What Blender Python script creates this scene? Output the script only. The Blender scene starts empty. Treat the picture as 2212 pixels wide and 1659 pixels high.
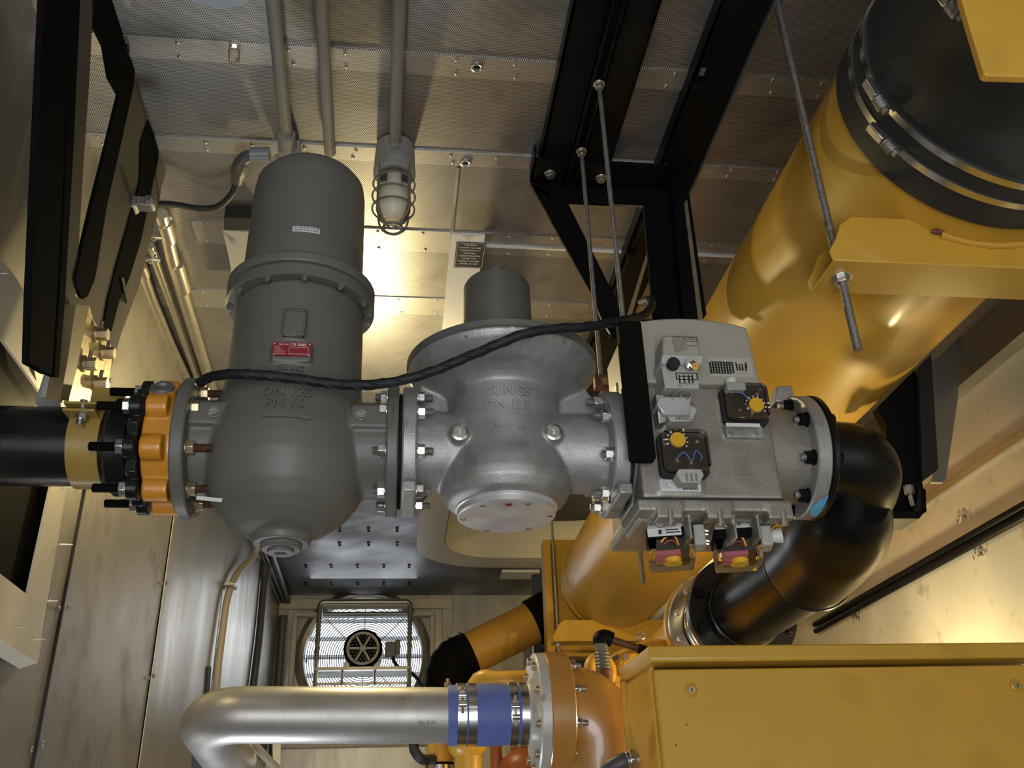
import bpy, bmesh, math, random
from mathutils import Vector, Matrix
from math import sin, cos, pi, radians
random.seed(7)
SC = bpy.context.scene
COL = SC.collection
# ---------------------------------------------------------------- camera
FPX = 2000.0
CAM = Vector((0.0, 0.0, 1.5))
def cam_axes():
    y, p, r = radians(-7.568), radians(27.216), radians(-2.103)
    A = Matrix(((cos(y), sin(y), 0), (-sin(y), cos(y), 0), (0, 0, 1)))
    B = Matrix(((1, 0, 0), (0, 0, -1), (0, 1, 0)))
    P = Matrix(((1, 0, 0), (0, cos(p), sin(p)), (0, -sin(p), cos(p))))
    Q = Matrix(((cos(r), -sin(r), 0), (sin(r), cos(r), 0), (0, 0, 1)))
    return Q @ P @ B @ A
MC = cam_axes()
MT = MC.transposed()
def at(px, py, **k):
    "point of the photograph's ray on a plane X=, Y= or Z= (metres)"
    d = MT @ Vector(((px - 1106) / FPX, (py - 829.5) / FPX, 1.0))
    a, v = list(k.items())[0]
    i = 'XYZ'.index(a)
    return CAM + d * ((v - CAM[i]) / d[i])
cd = bpy.data.cameras.new('camera')
co = bpy.data.objects.new('camera', cd); COL.objects.link(co)
cd.sensor_width = 36.0; cd.lens = 36.0 * FPX / 2212.0
cd.clip_start = 0.02
rt = Matrix((MC[0], -MC[1], -MC[2])).transposed().to_4x4()
co.matrix_world = Matrix.Translation(CAM) @ rt
SC.camera = co
# ---------------------------------------------------------------- view, world, light
SC.view_settings.view_transform = 'Standard'
SC.view_settings.look = 'None'
SC.view_settings.gamma = 1.0
SC.view_settings.use_curve_mapping = False
SC.view_settings.exposure = -0.30
w = bpy.data.worlds.new('world'); SC.world = w; w.use_nodes = True
w.node_tree.nodes['Background'].inputs[0].default_value = (0.90, 0.93, 1.0, 1)
w.node_tree.nodes['Background'].inputs[1].default_value = 0.75
def area_light(name, loc, target, sx, sy, power, col):
    l = bpy.data.lights.new(name, 'AREA'); l.shape = 'RECTANGLE'; l.size = sx; l.size_y = sy
    l.energy = power; l.color = col
    o = bpy.data.objects.new(name, l); COL.objects.link(o); o.location = loc
    o.rotation_euler = (Vector(target) - Vector(loc)).to_track_quat('-Z', 'Y').to_euler()
    return o
def point_light(name, loc, power, col, r=0.04):
    l = bpy.data.lights.new(name, 'POINT'); l.energy = power; l.color = col; l.shadow_soft_size = r
    o = bpy.data.objects.new(name, l); COL.objects.link(o); o.location = loc
    return o
WARM = (1.0, 0.80, 0.40)
COOL = (0.95, 0.97, 1.0)
# daylight through the open door behind the photographer
area_light('door_daylight', (-0.1, -1.75, 0.95), (0.0, 1.7, 2.2), 1.6, 1.7, 78, COOL)
# work lamps of the enclosure (only the one behind the cabinet has a fitting)
LAMPS = [((-0.14, 2.98, 2.90), 33), ((-0.765, 2.02, 2.43), 4.5), ((1.38, 2.50, 1.74), 36), ((1.25, 5.2, 3.0), 7)]
area_light('low_work_light', (-0.50, 2.9, 1.0), (-0.30, 1.9, 3.2), .35, .25, 8, (0.86, 0.93, 1.0))
sl_ = bpy.data.lights.new('laser_dot', 'SPOT'); sl_.energy = 9; sl_.color = (1.0, 0.02, 0.10); sl_.spot_size = radians(1.5); sl_.spot_blend = 1.0; sl_.shadow_soft_size = 0.002
so_ = bpy.data.objects.new('laser_dot', sl_); COL.objects.link(so_); so_.location = (0.35, 0.75, 1.75)
so_.rotation_euler = (at(213, 588, X=-.655) - Vector(so_.location)).to_track_quat('-Z', 'Y').to_euler()
# ---------------------------------------------------------------- mesh helpers
def V3(p): return Vector(p)
def frame(d):
    d = V3(d).normalized()
    a = Vector((0, 0, 1)) if abs(d.z) < 0.9 else Vector((1, 0, 0))
    u = d.cross(a).normalized(); v = d.cross(u).normalized()
    return u, v, d
class MB:
    def __init__(s): s.v = []; s.f = []
    def add(s, vs, fs):
        n = len(s.v); s.v += [tuple(v) for v in vs]; s.f += [tuple(i + n for i in f) for f in fs]; return s
    def box(s, c, d, R=None):
        c = V3(c); vs = []
        for x in (-.5, .5):
            for y in (-.5, .5):
                for z in (-.5, .5):
                    q = Vector((x * d[0], y * d[1], z * d[2]))
                    if R is not None: q = R @ q
                    vs.append(c + q)
        return s.add(vs, [(0, 1, 3, 2), (4, 6, 7, 5), (0, 4, 5, 1), (2, 3, 7, 6), (0, 2, 6, 4), (1, 5, 7, 3)])
    def bb(s, a, b):
        a, b = V3(a), V3(b)
        return s.box((a + b) / 2, [abs(b[i] - a[i]) for i in range(3)])
    def lathe(s, prof, o, ax=(0, 0, 1), n=48, closed=True):
        u, v, d = frame(ax); o = V3(o); vs = []; fs = []; m = len(prof)
        for r, h in prof:
            for k in range(n):
                t = 2 * pi * k / n
                vs.append(o + d * h + u * (r * cos(t)) + v * (r * sin(t)))
        for i in range(m - 1):
            for k in range(n):
                a, b = i * n + k, i * n + (k + 1) % n
                fs.append((a, b, b + n, a + n))
        if closed:
            if prof[0][0] > 1e-6: fs.append(tuple(range(n))[::-1])
            if prof[-1][0] > 1e-6: fs.append(tuple(range((m - 1) * n, m * n)))
        return s.add(vs, fs)
    def cyl(s, a, b, r, r2=None, n=24):
        a, b = V3(a), V3(b)
        return s.lathe([(r, 0), (r if r2 is None else r2, (b - a).length)], a, b - a, n)
    def ring(s, c, ax, ro, ri, h, n=48):
        "flat ring (washer) from h=0 to h along ax"
        return s.lathe([(ri, 0), (ro, 0), (ro, h), (ri, h), (ri, 0)], c, ax, n, closed=False)
    def tube(s, pts, r, n=12, caps=True, closed=False):
        pts = [V3(p) for p in pts]; m = len(pts); vs = []; fs = []
        rr = r if isinstance(r, (list, tuple)) else [r] * m
        t0 = (pts[1] - pts[0]).normalized(); u, v, _ = frame(t0); prev = t0
        for i, p in enumerate(pts):
            if closed: t = (pts[(i + 1) % m] - pts[i - 1]).normalized()
            elif i == 0: t = t0
            elif i == m - 1: t = (pts[-1] - pts[-2]).normalized()
            else: t = ((pts[i + 1] - p).normalized() + (p - pts[i - 1]).normalized()).normalized()
            q = prev.rotation_difference(t); u = q @ u; v = q @ v; prev = t
            for k in range(n):
                a = 2 * pi * k / n
                vs.append(p + (u * cos(a) + v * sin(a)) * rr[i])
        for i in range(m if closed else m - 1):
            for k in range(n):
                a, b = i * n + k, i * n + (k + 1) % n
                c, d = ((i + 1) % m) * n + k, ((i + 1) % m) * n + (k + 1) % n
                fs.append((a, b, d, c))
        if caps and not closed:
            fs.append(tuple(range(n))[::-1]); fs.append(tuple(range((m - 1) * n, m * n)))
        return s.add(vs, fs)
    def prism(s, pts, vec):
        pts = [V3(p) for p in pts]; vec = V3(vec); n = len(pts)
        return s.add(pts + [p + vec for p in pts],
                     [tuple(range(n))[::-1], tuple(range(n, 2 * n))] + [(i, (i + 1) % n, n + (i + 1) % n, n + i) for i in range(n)])
    def loft(s, A, B):
        A = [V3(p) for p in A]; B = [V3(p) for p in B]; n = len(A)
        return s.add(A + B, [tuple(range(n))[::-1], tuple(range(n, 2 * n))] + [(i, (i + 1) % n, n + (i + 1) % n, n + i) for i in range(n)])
    def hexa(s, a, b, r, rot=0.0):
        a, b = V3(a), V3(b); u, v, d = frame(b - a)
        P = [a + (u * cos(pi / 3 * k + rot) + v * sin(pi / 3 * k + rot)) * r for k in range(6)]
        return s.prism(P, b - a)
    def torus(s, c, ax, R, r, n=48, m=10):
        u, v, d = frame(ax); c = V3(c)
        return s.tube([c + (u * cos(2 * pi * k / n) + v * sin(2 * pi * k / n)) * R for k in range(n)], r, m, closed=True)
    def ball(s, c, r, sq=(1, 1, 1), n=24, m=14):
        c = V3(c); vs = []; fs = []
        for i in range(m + 1):
            a = pi * i / m
            for k in range(n):
                t = 2 * pi * k / n
                vs.append(c + Vector((r * sin(a) * cos(t) * sq[0], r * sin(a) * sin(t) * sq[1], r * cos(a) * sq[2])))
        for i in range(m):
            for k in range(n):
                a, b = i * n + k, i * n + (k + 1) % n
                fs.append((a, a + n, b + n, b))
        return s.add(vs, fs)
    def rbox(s, c, d, r, R=None, n=5):
        "box with the corners of its local XZ outline rounded, extruded along local Y"
        c = V3(c); P = []
        for sx, sz, a0 in ((1, 1, 0), (-1, 1, pi / 2), (-1, -1, pi), (1, -1, 3 * pi / 2)):
            for k in range(n + 1):
                a = a0 + pi / 2 * k / n
                P.append(Vector((sx * (d[0] / 2 - r) + r * cos(a), -d[1] / 2, sz * (d[2] / 2 - r) + r * sin(a))))
        w_ = Vector((0, d[1], 0))
        if R is not None: P = [R @ p for p in P]; w_ = R @ w_
        return s.prism([c + p for p in P], w_)
    def text(s, txt, size, M, ext=0.001, align='CENTER', bend=None, res=2, bold=0.0):
        cu = bpy.data.curves.new('t', 'FONT'); cu.body = txt; cu.size = size; cu.extrude = ext
        cu.align_x = align; cu.align_y = 'CENTER'; cu.resolution_u = res; cu.offset = bold
        o = bpy.data.objects.new('t', cu); COL.objects.link(o)
        dg = bpy.context.evaluated_depsgraph_get(); dg.update()
        me = bpy.data.meshes.new_from_object(o.evaluated_get(dg))
        vs = []
        for q in me.vertices:
            p = q.co.copy()
            p = bend(p) if bend else M @ p
            vs.append(p)
        s.add(vs, [tuple(f.vertices) for f in me.polygons])
        bpy.data.objects.remove(o); bpy.data.curves.remove(cu); bpy.data.meshes.remove(me)
        return s
def obj(name, mb, mat, parent=None, bevel=0.0, smooth=35, voxel=0.0, sm=6, seg=2):
    org = parent['o_'] if parent is not None else None
    O = Vector(org) if org is not None else Vector((0, 0, 0))
    if parent is None and mb.v:
        O = Vector((sum(v[0] for v in mb.v), sum(v[1] for v in mb.v), sum(v[2] for v in mb.v))) / len(mb.v)
    me = bpy.data.meshes.new(name)
    me.from_pydata([tuple(Vector(v) - O) for v in mb.v], [], mb.f)
    bm = bmesh.new(); bm.from_mesh(me)
    bmesh.ops.remove_doubles(bm, verts=bm.verts, dist=1e-6)
    bmesh.ops.recalc_face_normals(bm, faces=bm.faces)
    for f in bm.faces: f.smooth = True
    bm.to_mesh(me); bm.free()
    if not voxel: me.set_sharp_from_angle(angle=radians(smooth))
    me.materials.append(mat)
    o = bpy.data.objects.new(name, me); COL.objects.link(o)
    if parent is not None: o.parent = parent
    else: o.location = O
    o['o_'] = tuple(O)
    if voxel:
        m = o.modifiers.new('r', 'REMESH'); m.mode = 'VOXEL'; m.voxel_size = voxel; m.use_smooth_shade = True
        m = o.modifiers.new('s', 'SMOOTH'); m.factor = 0.5; m.iterations = sm
    if bevel:
        m = o.modifiers.new('b', 'BEVEL'); m.width = bevel; m.segments = seg; m.limit_method = 'ANGLE'; m.angle_limit = radians(40)
        m.harden_normals = False
    return o
def thing(name, label, cat, loc=(0, 0, 0), group=None):
    o = bpy.data.objects.new(name, None); COL.objects.link(o); o.location = loc
    o.empty_display_size = 0.05
    o['label'] = label; o['category'] = cat; o['o_'] = tuple(loc)
    if group: o['group'] = group
    return o
def tag(o, label, cat, group=None):
    o['label'] = label; o['category'] = cat
    if group: o['group'] = group
    return o
def struct(name, mb, mat, **k):
    o = obj(name, mb, mat, **k); o['kind'] = 'structure'; return o
def dup(root, loc, label=None, group=None, R=None):
    r = root.copy(); COL.objects.link(r); r.location = loc
    if R is not None: r.rotation_euler = R
    if label: r['label'] = label
    if group: r['group'] = group
    for ch in list(root.children):
        c = ch.copy(); COL.objects.link(c); c.parent = r
        for g in ch.children:
            d = g.copy(); COL.objects.link(d); d.parent = c
    return r
def dupm(o, parent=None, off=(0, 0, 0)):
    "copy of a part (and its sub-parts) shifted by off under its parent"
    c = o.copy(); COL.objects.link(c); c.parent = parent if parent is not None else o.parent
    c.location = o.location + V3(off)
    for g in o.children:
        d = g.copy(); COL.objects.link(d); d.parent = c
    return c
def arcpath(pts, rad, n=8):
    "polyline with rounded corners"
    P = [V3(p) for p in pts]; out = [P[0]]
    for i in range(1, len(P) - 1):
        a = (P[i - 1] - P[i]).normalized(); b = (P[i + 1] - P[i]).normalized()
        r = rad[i - 1] if isinstance(rad, (list, tuple)) else rad
        ang = a.angle(b)
        t = r / math.tan(ang / 2)
        bis = (a + b).normalized(); cc = P[i] + bis * (r / sin(ang / 2))
        s0 = P[i] + a * t - cc; s1 = P[i] + b * t - cc
        q = s0.rotation_difference(s1)
        ax, an = q.to_axis_angle()
        for k in range(n + 1):
            out.append(cc + Matrix.Rotation(an * k / n, 3, ax) @ s0)
    out.append(P[-1]); return out
def catmull(P, n=8):
    P = [V3(p) for p in P]; Q = [2 * P[0] - P[1]] + P + [2 * P[-1] - P[-2]]; out = []
    for i in range(1, len(Q) - 2):
        a, b, c, d = Q[i - 1:i + 3]
        for k in range(n):
            t = k / n
            out.append(0.5 * ((2 * b) + (c - a) * t + (2 * a - 5 * b + 4 * c - d) * t * t + (3 * b - a - 3 * c + d) * t ** 3))
    out.append(P[-1]); return out
# ---------------------------------------------------------------- materials
def mat(name, col, metal=0.0, rough=0.5, noise=0.0, nscale=30, bump=0.0, bscale=200, coat=0.0, dirt=None, dscale=8,
        spec=0.5, trans=0.0, emit=None, es=0.0, speck=None, rvar=0.0, alpha=1.0, stretch=None, ior=1.45):
    m = bpy.data.materials.new(name); m.use_nodes = True
    nt = m.node_tree; N = nt.nodes; L = nt.links
    b = N['Principled BSDF']
    b.inputs['Base Color'].default_value = (*col, 1); b.inputs['Metallic'].default_value = metal
    b.inputs['Roughness'].default_value = rough; b.inputs['Specular IOR Level'].default_value = spec
    b.inputs['Coat Weight'].default_value = coat; b.inputs['Coat Roughness'].default_value = 0.12
    b.inputs['Transmission Weight'].default_value = trans; b.inputs['Alpha'].default_value = alpha
    b.inputs['IOR'].default_value = ior
    if emit: b.inputs['Emission Color'].default_value = (*emit, 1); b.inputs['Emission Strength'].default_value = es
    tc = N.new('ShaderNodeTexCoord'); src = tc.outputs['Object']
    if stretch:
        mp = N.new('ShaderNodeMapping'); mp.inputs['Scale'].default_value = stretch
        L.new(src, mp.inputs['Vector']); src = mp.outputs['Vector']
    def nz(sc, det=4.0):
        n = N.new('ShaderNodeTexNoise'); n.inputs['Scale'].default_value = sc; n.inputs['Detail'].default_value = det
        L.new(src, n.inputs['Vector']); return n.outputs['Fac']
    cur = None
    if noise:
        r = N.new('ShaderNodeMapRange'); L.new(nz(nscale), r.inputs[0])
        r.inputs[1].default_value = 0.3; r.inputs[2].default_value = 0.7
        r.inputs[3].default_value = 1 - noise; r.inputs[4].default_value = 1 + noise
        x = N.new('ShaderNodeVectorMath'); x.operation = 'SCALE'; x.inputs[0].default_value = col
        L.new(r.outputs[0], x.inputs['Scale']); cur = x.outputs[0]
    def over(cur, colr, fac):
        mx = N.new('ShaderNodeMix'); mx.data_type = 'RGBA'
        if cur is None: mx.inputs[6].default_value = (*col, 1)
        else: L.new(cur, mx.inputs[6])
        mx.inputs[7].default_value = (*colr, 1); L.new(fac, mx.inputs[0]); return mx.outputs[2]
    if dirt:
        r = N.new('ShaderNodeMapRange'); L.new(nz(dscale, 8), r.inputs[0])
        r.inputs[1].default_value = dirt[3]; r.inputs[2].default_value = dirt[3] + 0.12; r.inputs[4].default_value = dirt[4]
        cur = over(cur, dirt[:3], r.outputs[0])
    if speck:
        v = N.new('ShaderNodeTexVoronoi'); v.inputs['Scale'].default_value = speck[3]; L.new(src, v.inputs['Vector'])
        r = N.new('ShaderNodeMapRange'); L.new(v.outputs['Distance'], r.inputs[0])
        r.inputs[1].default_value = speck[4]; r.inputs[2].default_value = speck[4] * 0.6; r.inputs[3].default_value = 0; r.inputs[4].default_value = 0.7
        cur = over(cur, speck[:3], r.outputs[0])
    if cur is not None: L.new(cur, b.inputs['Base Color'])
    if rvar:
        r = N.new('ShaderNodeMapRange'); L.new(nz(nscale * 0.6), r.inputs[0])
        r.inputs[1].default_value = 0.3; r.inputs[2].default_value = 0.7
        r.inputs[3].default_value = max(0.02, rough - rvar); r.inputs[4].default_value = rough + rvar
        L.new(r.outputs[0], b.inputs['Roughness'])
    if bump:
        bp = N.new('ShaderNodeBump'); bp.inputs['Strength'].default_value = min(1, bump); bp.inputs['Distance'].default_value = 0.001 * max(1, bump)
        L.new(nz(bscale), bp.inputs['Height']); L.new(bp.outputs[0], b.inputs['Normal'])
    return m
def perf_mat(name, ax1, ax2, col, pitch=0.0052, hole=0.27, rough=0.38, metal=0.85):
    "perforated sheet: staggered round holes on a fixed pitch, scuffed metal between them"
    m = bpy.data.materials.new(name); m.use_nodes = True
    nt = m.node_tree; N = nt.nodes; L = nt.links; b = N['Principled BSDF']
    g = N.new('ShaderNodeNewGeometry'); sp = N.new('ShaderNodeSeparateXYZ'); L.new(g.outputs['Position'], sp.inputs[0])
    def M(op, a, c=None):
        n = N.new('ShaderNodeMath'); n.operation = op
        for i, q in enumerate((a, c)):
            if q is None: continue
            if isinstance(q, (int, float)): n.inputs[i].default_value = q
            else: L.new(q, n.inputs[i])
        return n.outputs[0]
    U = M('DIVIDE', sp.outputs[ax1], pitch); W = M('DIVIDE', sp.outputs[ax2], pitch * 0.866)
    row = M('FLOOR', W); par = M('MULTIPLY', M('FLOORED_MODULO', row, 2.0), 0.5)
    du = M('SUBTRACT', M('FRACT', M('ADD', U, par)), 0.5)
    dv = M('MULTIPLY', M('SUBTRACT', M('FRACT', W), 0.5), 0.866)
    d = M('SQRT', M('ADD', M('MULTIPLY', du, du), M('MULTIPLY', dv, dv)))
    r = N.new('ShaderNodeMapRange'); L.new(d, r.inputs[0]); r.inputs[1].default_value = hole + 0.05; r.inputs[2].default_value = hole - 0.03
    r.inputs[3].default_value = 0; r.inputs[4].default_value = 1
    nz = N.new('ShaderNodeTexNoise'); nz.inputs['Scale'].default_value = 6; nz.inputs['Detail'].default_value = 8; L.new(g.outputs['Position'], nz.inputs['Vector'])
    r2 = N.new('ShaderNodeMapRange'); L.new(nz.outputs['Fac'], r2.inputs[0]); r2.inputs[1].default_value = 0.52; r2.inputs[2].default_value = 0.72; r2.inputs[4].default_value = 0.45
    mx = N.new('ShaderNodeMix'); mx.data_type = 'RGBA'; mx.inputs[6].default_value = (*col, 1); mx.inputs[7].default_value = (0.10, 0.085, 0.065, 1); L.new(r2.outputs[0], mx.inputs[0])
    m2 = N.new('ShaderNodeMix'); m2.data_type = 'RGBA'; L.new(mx.outputs[2], m2.inputs[6]); m2.inputs[7].default_value = (0.012, 0.011, 0.010, 1); L.new(r.outputs[0], m2.inputs[0])
    L.new(m2.outputs[2], b.inputs['Base Color'])
    L.new(M('MULTIPLY', M('SUBTRACT', 1.0, r.outputs[0]), metal), b.inputs['Metallic'])
    r3 = N.new('ShaderNodeMapRange'); L.new(nz.outputs['Fac'], r3.inputs[0]); r3.inputs[3].default_value = rough - 0.08; r3.inputs[4].default_value = rough + 0.2
    L.new(r3.outputs[0], b.inputs['Roughness'])
    return m
K = {}
K['perf_ceiling'] = perf_mat('perforated_ceiling', 'X', 'Y', (0.50, 0.485, 0.46), hole=.30)
K['perf_wall'] = perf_mat('perforated_wall', 'Y', 'Z', (0.50, 0.47, 0.42))
K['sheet'] = mat('brushed_sheet', (0.40, 0.385, 0.355), 0.8, 0.36, noise=0.10, nscale=5, rvar=0.08, stretch=(1, 1, 0.4), bump=7, bscale=5)
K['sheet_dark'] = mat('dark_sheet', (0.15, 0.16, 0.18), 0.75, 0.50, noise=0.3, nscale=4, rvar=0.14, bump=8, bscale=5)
K['strip'] = perf_mat('seam_strip', 'X', 'Y', (0.58, 0.56, 0.52), hole=0.22)
K['right_sheet'] = mat('right_wall_sheet', (0.50, 0.48, 0.41), 0.35, 0.40, noise=0.12, nscale=4, rvar=0.08, dirt=(0.20, 0.15, 0.08, 0.60, 0.5), dscale=14)
K['filter'] = mat('grey_paint', (0.122, 0.119, 0.105), 0.0, 0.45, noise=0.06, nscale=14, spec=0.5, dirt=(0.10, 0.095, 0.085, 0.60, 0.5), dscale=10)
K['alu'] = mat('cast_aluminium', (0.36, 0.357, 0.345), 0.55, 0.46, noise=0.16, nscale=22, bump=0.6, bscale=420, speck=(0.80, 0.80, 0.78, 230, 0.16), dirt=(0.20, 0.19, 0.17, 0.55, 0.5), dscale=16)
K['alu_dark'] = mat('cast_aluminium_tan', (0.30, 0.28, 0.24), 0.55, 0.46, noise=0.16, nscale=22, bump=0.6, bscale=420, speck=(0.75, 0.74, 0.70, 220, 0.15), dirt=(0.20, 0.18, 0.14, 0.56, 0.5), dscale=14)
K['alu_mach'] = mat('machined_aluminium', (0.78, 0.78, 0.77), 0.7, 0.38, noise=0.10, nscale=20, rvar=0.1)
K['dark_alu'] = mat('housing_grey', (0.15, 0.147, 0.135), 0.3, 0.45, noise=0.08)
K['yellow'] = mat('machine_yellow', (0.55, 0.315, 0.036), 0.0, 0.40, noise=0.05, nscale=6, coat=0.18, dirt=(0.44, 0.24, 0.03, 0.55, 0.6), dscale=6)
K['yellow_dull'] = mat('pipe_yellow', (0.50, 0.26, 0.035), 0.0, 0.42, noise=0.05)
K['orange'] = mat('valve_orange', (0.56, 0.235, 0.022), 0.0, 0.33, noise=0.08, bump=0.6, bscale=260, coat=0.4)
K['ochre'] = mat('clamp_ochre', (0.30, 0.20, 0.045), 0.0, 0.38, noise=0.08, bump=0.4, bscale=120, coat=0.4)
K['black'] = mat('black_gloss_paint', (0.006, 0.007, 0.008), 0.0, 0.30, bump=0.5, bscale=90, coat=0.25, spec=.4)
K['black_pipe'] = mat('black_pipe_paint', (0.005, 0.0047, 0.0042), 0.0, 0.30, bump=0.12, bscale=70, coat=0.12, spec=.35)
K['black_steel'] = mat('black_steel', (0.005, 0.005, 0.0055), 0.0, 0.45, noise=0.3, nscale=6, rvar=0.1, spec=.10)
K['dead_black'] = mat('dull_black_steel', (0.005, 0.0055, 0.006), 0.0, 0.8, spec=.02)
K['black_matt'] = mat('black_matt', (0.005, 0.0045, 0.004), 0.0, 0.7, spec=.06)
K['rubber'] = mat('rubber', (0.020, 0.021, 0.023), 0.0, 0.52, noise=0.35, nscale=7, dirt=(0.08, 0.085, 0.09, 0.60, 0.5), dscale=5)
K['zinc'] = mat('zinc', (0.60, 0.59, 0.56), 0.95, 0.30, noise=0.15, nscale=80)
K['zinc_dark'] = mat('zinc_rod', (0.30, 0.28, 0.26), 0.8, 0.42, noise=0.25, nscale=120, bump=1.5, bscale=400)
K['yzinc'] = mat('yellow_zinc', (0.55, 0.45, 0.28), 0.9, 0.35, noise=0.15, nscale=60)
K['rust'] = mat('rusty_stud', (0.12, 0.055, 0.040), 0.5, 0.5, noise=0.4, nscale=200)
K['rustb'] = mat('rusty_brown', (0.16, 0.055, 0.025), 0.1, 0.6, noise=0.4, nscale=60)
K['steel'] = mat('stainless', (0.66, 0.65, 0.63), 1.0, 0.20, noise=0.05)
K['silver'] = mat('silver_pipe', (0.42, 0.405, 0.385), 0.6, 0.42, noise=0.10, nscale=10, rvar=0.08, bump=0.25, bscale=300, dirt=(0.30, 0.25, 0.18, 0.60, 0.5), dscale=12)
K['blue'] = mat('blue_silicone', (0.105, 0.150, 0.42), 0.0, 0.55, noise=0.08, nscale=20)
K['cream'] = mat('cream_paint', (0.50, 0.46, 0.37), 0.0, 0.45, noise=0.04)
K['beige'] = mat('beige_plastic', (0.33, 0.31, 0.255), 0.0, 0.40, noise=0.03)
K['lgrey'] = mat('light_grey_plastic', (0.38, 0.375, 0.345), 0.0, 0.38)
K['conduit'] = mat('grey_conduit', (0.215, 0.21, 0.195), 0.0, 0.42, noise=0.06, dirt=(0.14, 0.12, 0.09, 0.6, 0.5))
K['conduit_d'] = mat('dark_grey_conduit', (0.06, 0.06, 0.06), 0.0, 0.45)
K['emt'] = mat('galvanised_conduit', (0.58, 0.54, 0.44), 0.85, 0.30, noise=0.08)
K['cable'] = mat('cable_black', (0.008, 0.009, 0.012), 0.0, 0.5, bump=1.2, bscale=420)
K['tanhose'] = mat('tan_hose', (0.40, 0.35, 0.25), 0.0, 0.5)
K['paper'] = mat('label_white', (0.62, 0.62, 0.60), 0.0, 0.4)
K['ink'] = mat('ink', (0.02, 0.02, 0.02), 0.0, 0.5)
K['whiteink'] = mat('white_ink', (0.75, 0.75, 0.74), 0.0, 0.5)
K['red'] = mat('red_plate', (0.22, 0.010, 0.022), 0.0, 0.35)
K['gasket'] = mat('gasket', (0.012, 0.013, 0.015), 0.0, 0.6)
K['glass'] = mat('clear_glass', (0.95, 0.97, 0.96), 0.0, 0.04, trans=1.0, ior=1.25)
K['plastic_clear'] = mat('clear_plastic', (0.93, 0.93, 0.90), 0.0, 0.06, trans=1.0, ior=1.12)
K['bulb'] = mat('frosted_bulb', (0.80, 0.76, 0.62), 0.0, 0.4)
K['bulb_on'] = mat('lit_bulb', (1, 0.9, 0.6), 0.0, 0.4, emit=(1.0, 0.82, 0.45), es=12)
K['dial'] = mat('dial_yellow', (0.80, 0.45, 0.03), 0.0, 0.4)
K['pcb'] = mat('switch_inside', (0.035, 0.025, 0.015), 0.0, 0.4)
K['pink'] = mat('pink_plastic', (0.45, 0.12, 0.15), 0.0, 0.4)
K['wire_b'] = mat('wire_blue', (0.10, 0.20, 0.50), 0.0, 0.4)
K['wire_y'] = mat('wire_yellow', (0.80, 0.50, 0.05), 0.0, 0.4)
K['wire_r'] = mat('wire_red', (0.35, 0.03, 0.03), 0.0, 0.4)
K['galv'] = mat('galvanised_plate', (0.30, 0.285, 0.25), 0.85, 0.38, noise=0.15, nscale=6, rvar=0.1, stretch=(1, 1, 0.2))
K['plate_dark'] = mat('slotted_plate_steel', (0.085, 0.080, 0.068), 0.0, 0.55, noise=0.25, nscale=6, stretch=(1, 1, 0.2), spec=.10)
K['brown_paint'] = mat('copper_brown', (0.26, 0.075, 0.02), 0.0, 0.4)
K['white_metal'] = mat('white_worn', (0.50, 0.49, 0.47), 0.2, 0.4, noise=0.1, dirt=(0.16, 0.07, 0.03, 0.62, 0.8), dscale=30)
K['sky'] = mat('outside_sky', (0.8, 0.9, 1), 0.0, 0.5, emit=(0.88, 0.96, 1.0), es=2.2)
K['louver'] = mat('louver_blade', (0.55, 0.57, 0.60), 0.5, 0.4)
K['laser'] = mat('red_laser_spot', (0.5, 0.02, 0.06), 0.3, 0.4)
# ================================================================ the enclosure
XL, XR, YE, ZC, YB = -0.824, 1.60, 6.58, 3.20, -1.9
YS = 4.05      # where the perforated ceiling ends and the smooth far sheet begins
struct('floor', MB().bb((XL - .1, YB - 1, -0.05), (XR + .1, YE + .2, 0)), mat('floor_plate', (0.16, 0.16, 0.165), 0.5, 0.45, noise=0.2, nscale=5))
struct('ceiling', MB().bb((XL - .05, YB, ZC), (XR + .05, YS, ZC + .05)), K['perf_ceiling'])
# far ceiling with the rounded opening of the air plenum
def rrect(x0, x1, y0, y1, r, z, n=8):
    P = []
    for cx_, cy_, a0 in ((x1 - r, y1 - r, 0), (x0 + r, y1 - r, pi / 2), (x0 + r, y0 + r, pi), (x1 - r, y0 + r, 3 * pi / 2)):
        for k in range(n + 1):
            a = a0 + pi / 2 * k / n
            P.append(Vector((cx_ + r * cos(a), cy_ + r * sin(a), z)))
    return P
OX0, OX1, OY0, OY1 = 0.265, 1.38, 4.45, 5.62
fc = MB()
_in = rrect(OX0, OX1, OY0, OY1, .33, ZC); _n = len(_in); _cx, _cy = (OX0 + OX1) / 2, (OY0 + OY1) / 2
def _edge(p):
    dx, dy = p.x - _cx, p.y - _cy; t = []
    if dx > 0: t.append((XR + .05 - _cx) / dx)
    if dx < 0: t.append((XL - .05 - _cx) / dx)
    if dy > 0: t.append((YE + .1 - _cy) / dy)
    if dy < 0: t.append((YS - _cy) / dy)
    k = min(t); return Vector((_cx + dx * k, _cy + dy * k, ZC))
_ou = [_edge(p) for p in _in]
for _c in ((XR + .05, YE + .1), (XL - .05, YE + .1), (XL - .05, YS), (XR + .05, YS)):
    _k = min(range(_n), key=lambda i: (_ou[i] - Vector((*_c, ZC))).length); _ou[_k] = Vector((*_c, ZC))
for z_ in (0, .05): fc.v += [(p.x, p.y, ZC + z_) for p in _in] + [(p.x, p.y, ZC + z_) for p in _ou]
for i in range(_n):
    j = (i + 1) % _n; fc.f += [(i, j, _n + j, _n + i), (2 * _n + i, 3 * _n + i, 3 * _n + j, 2 * _n + j), (i, 2 * _n + i, 2 * _n + j, j)]
struct('ceiling_far', fc, K['sheet_dark'])
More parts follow.
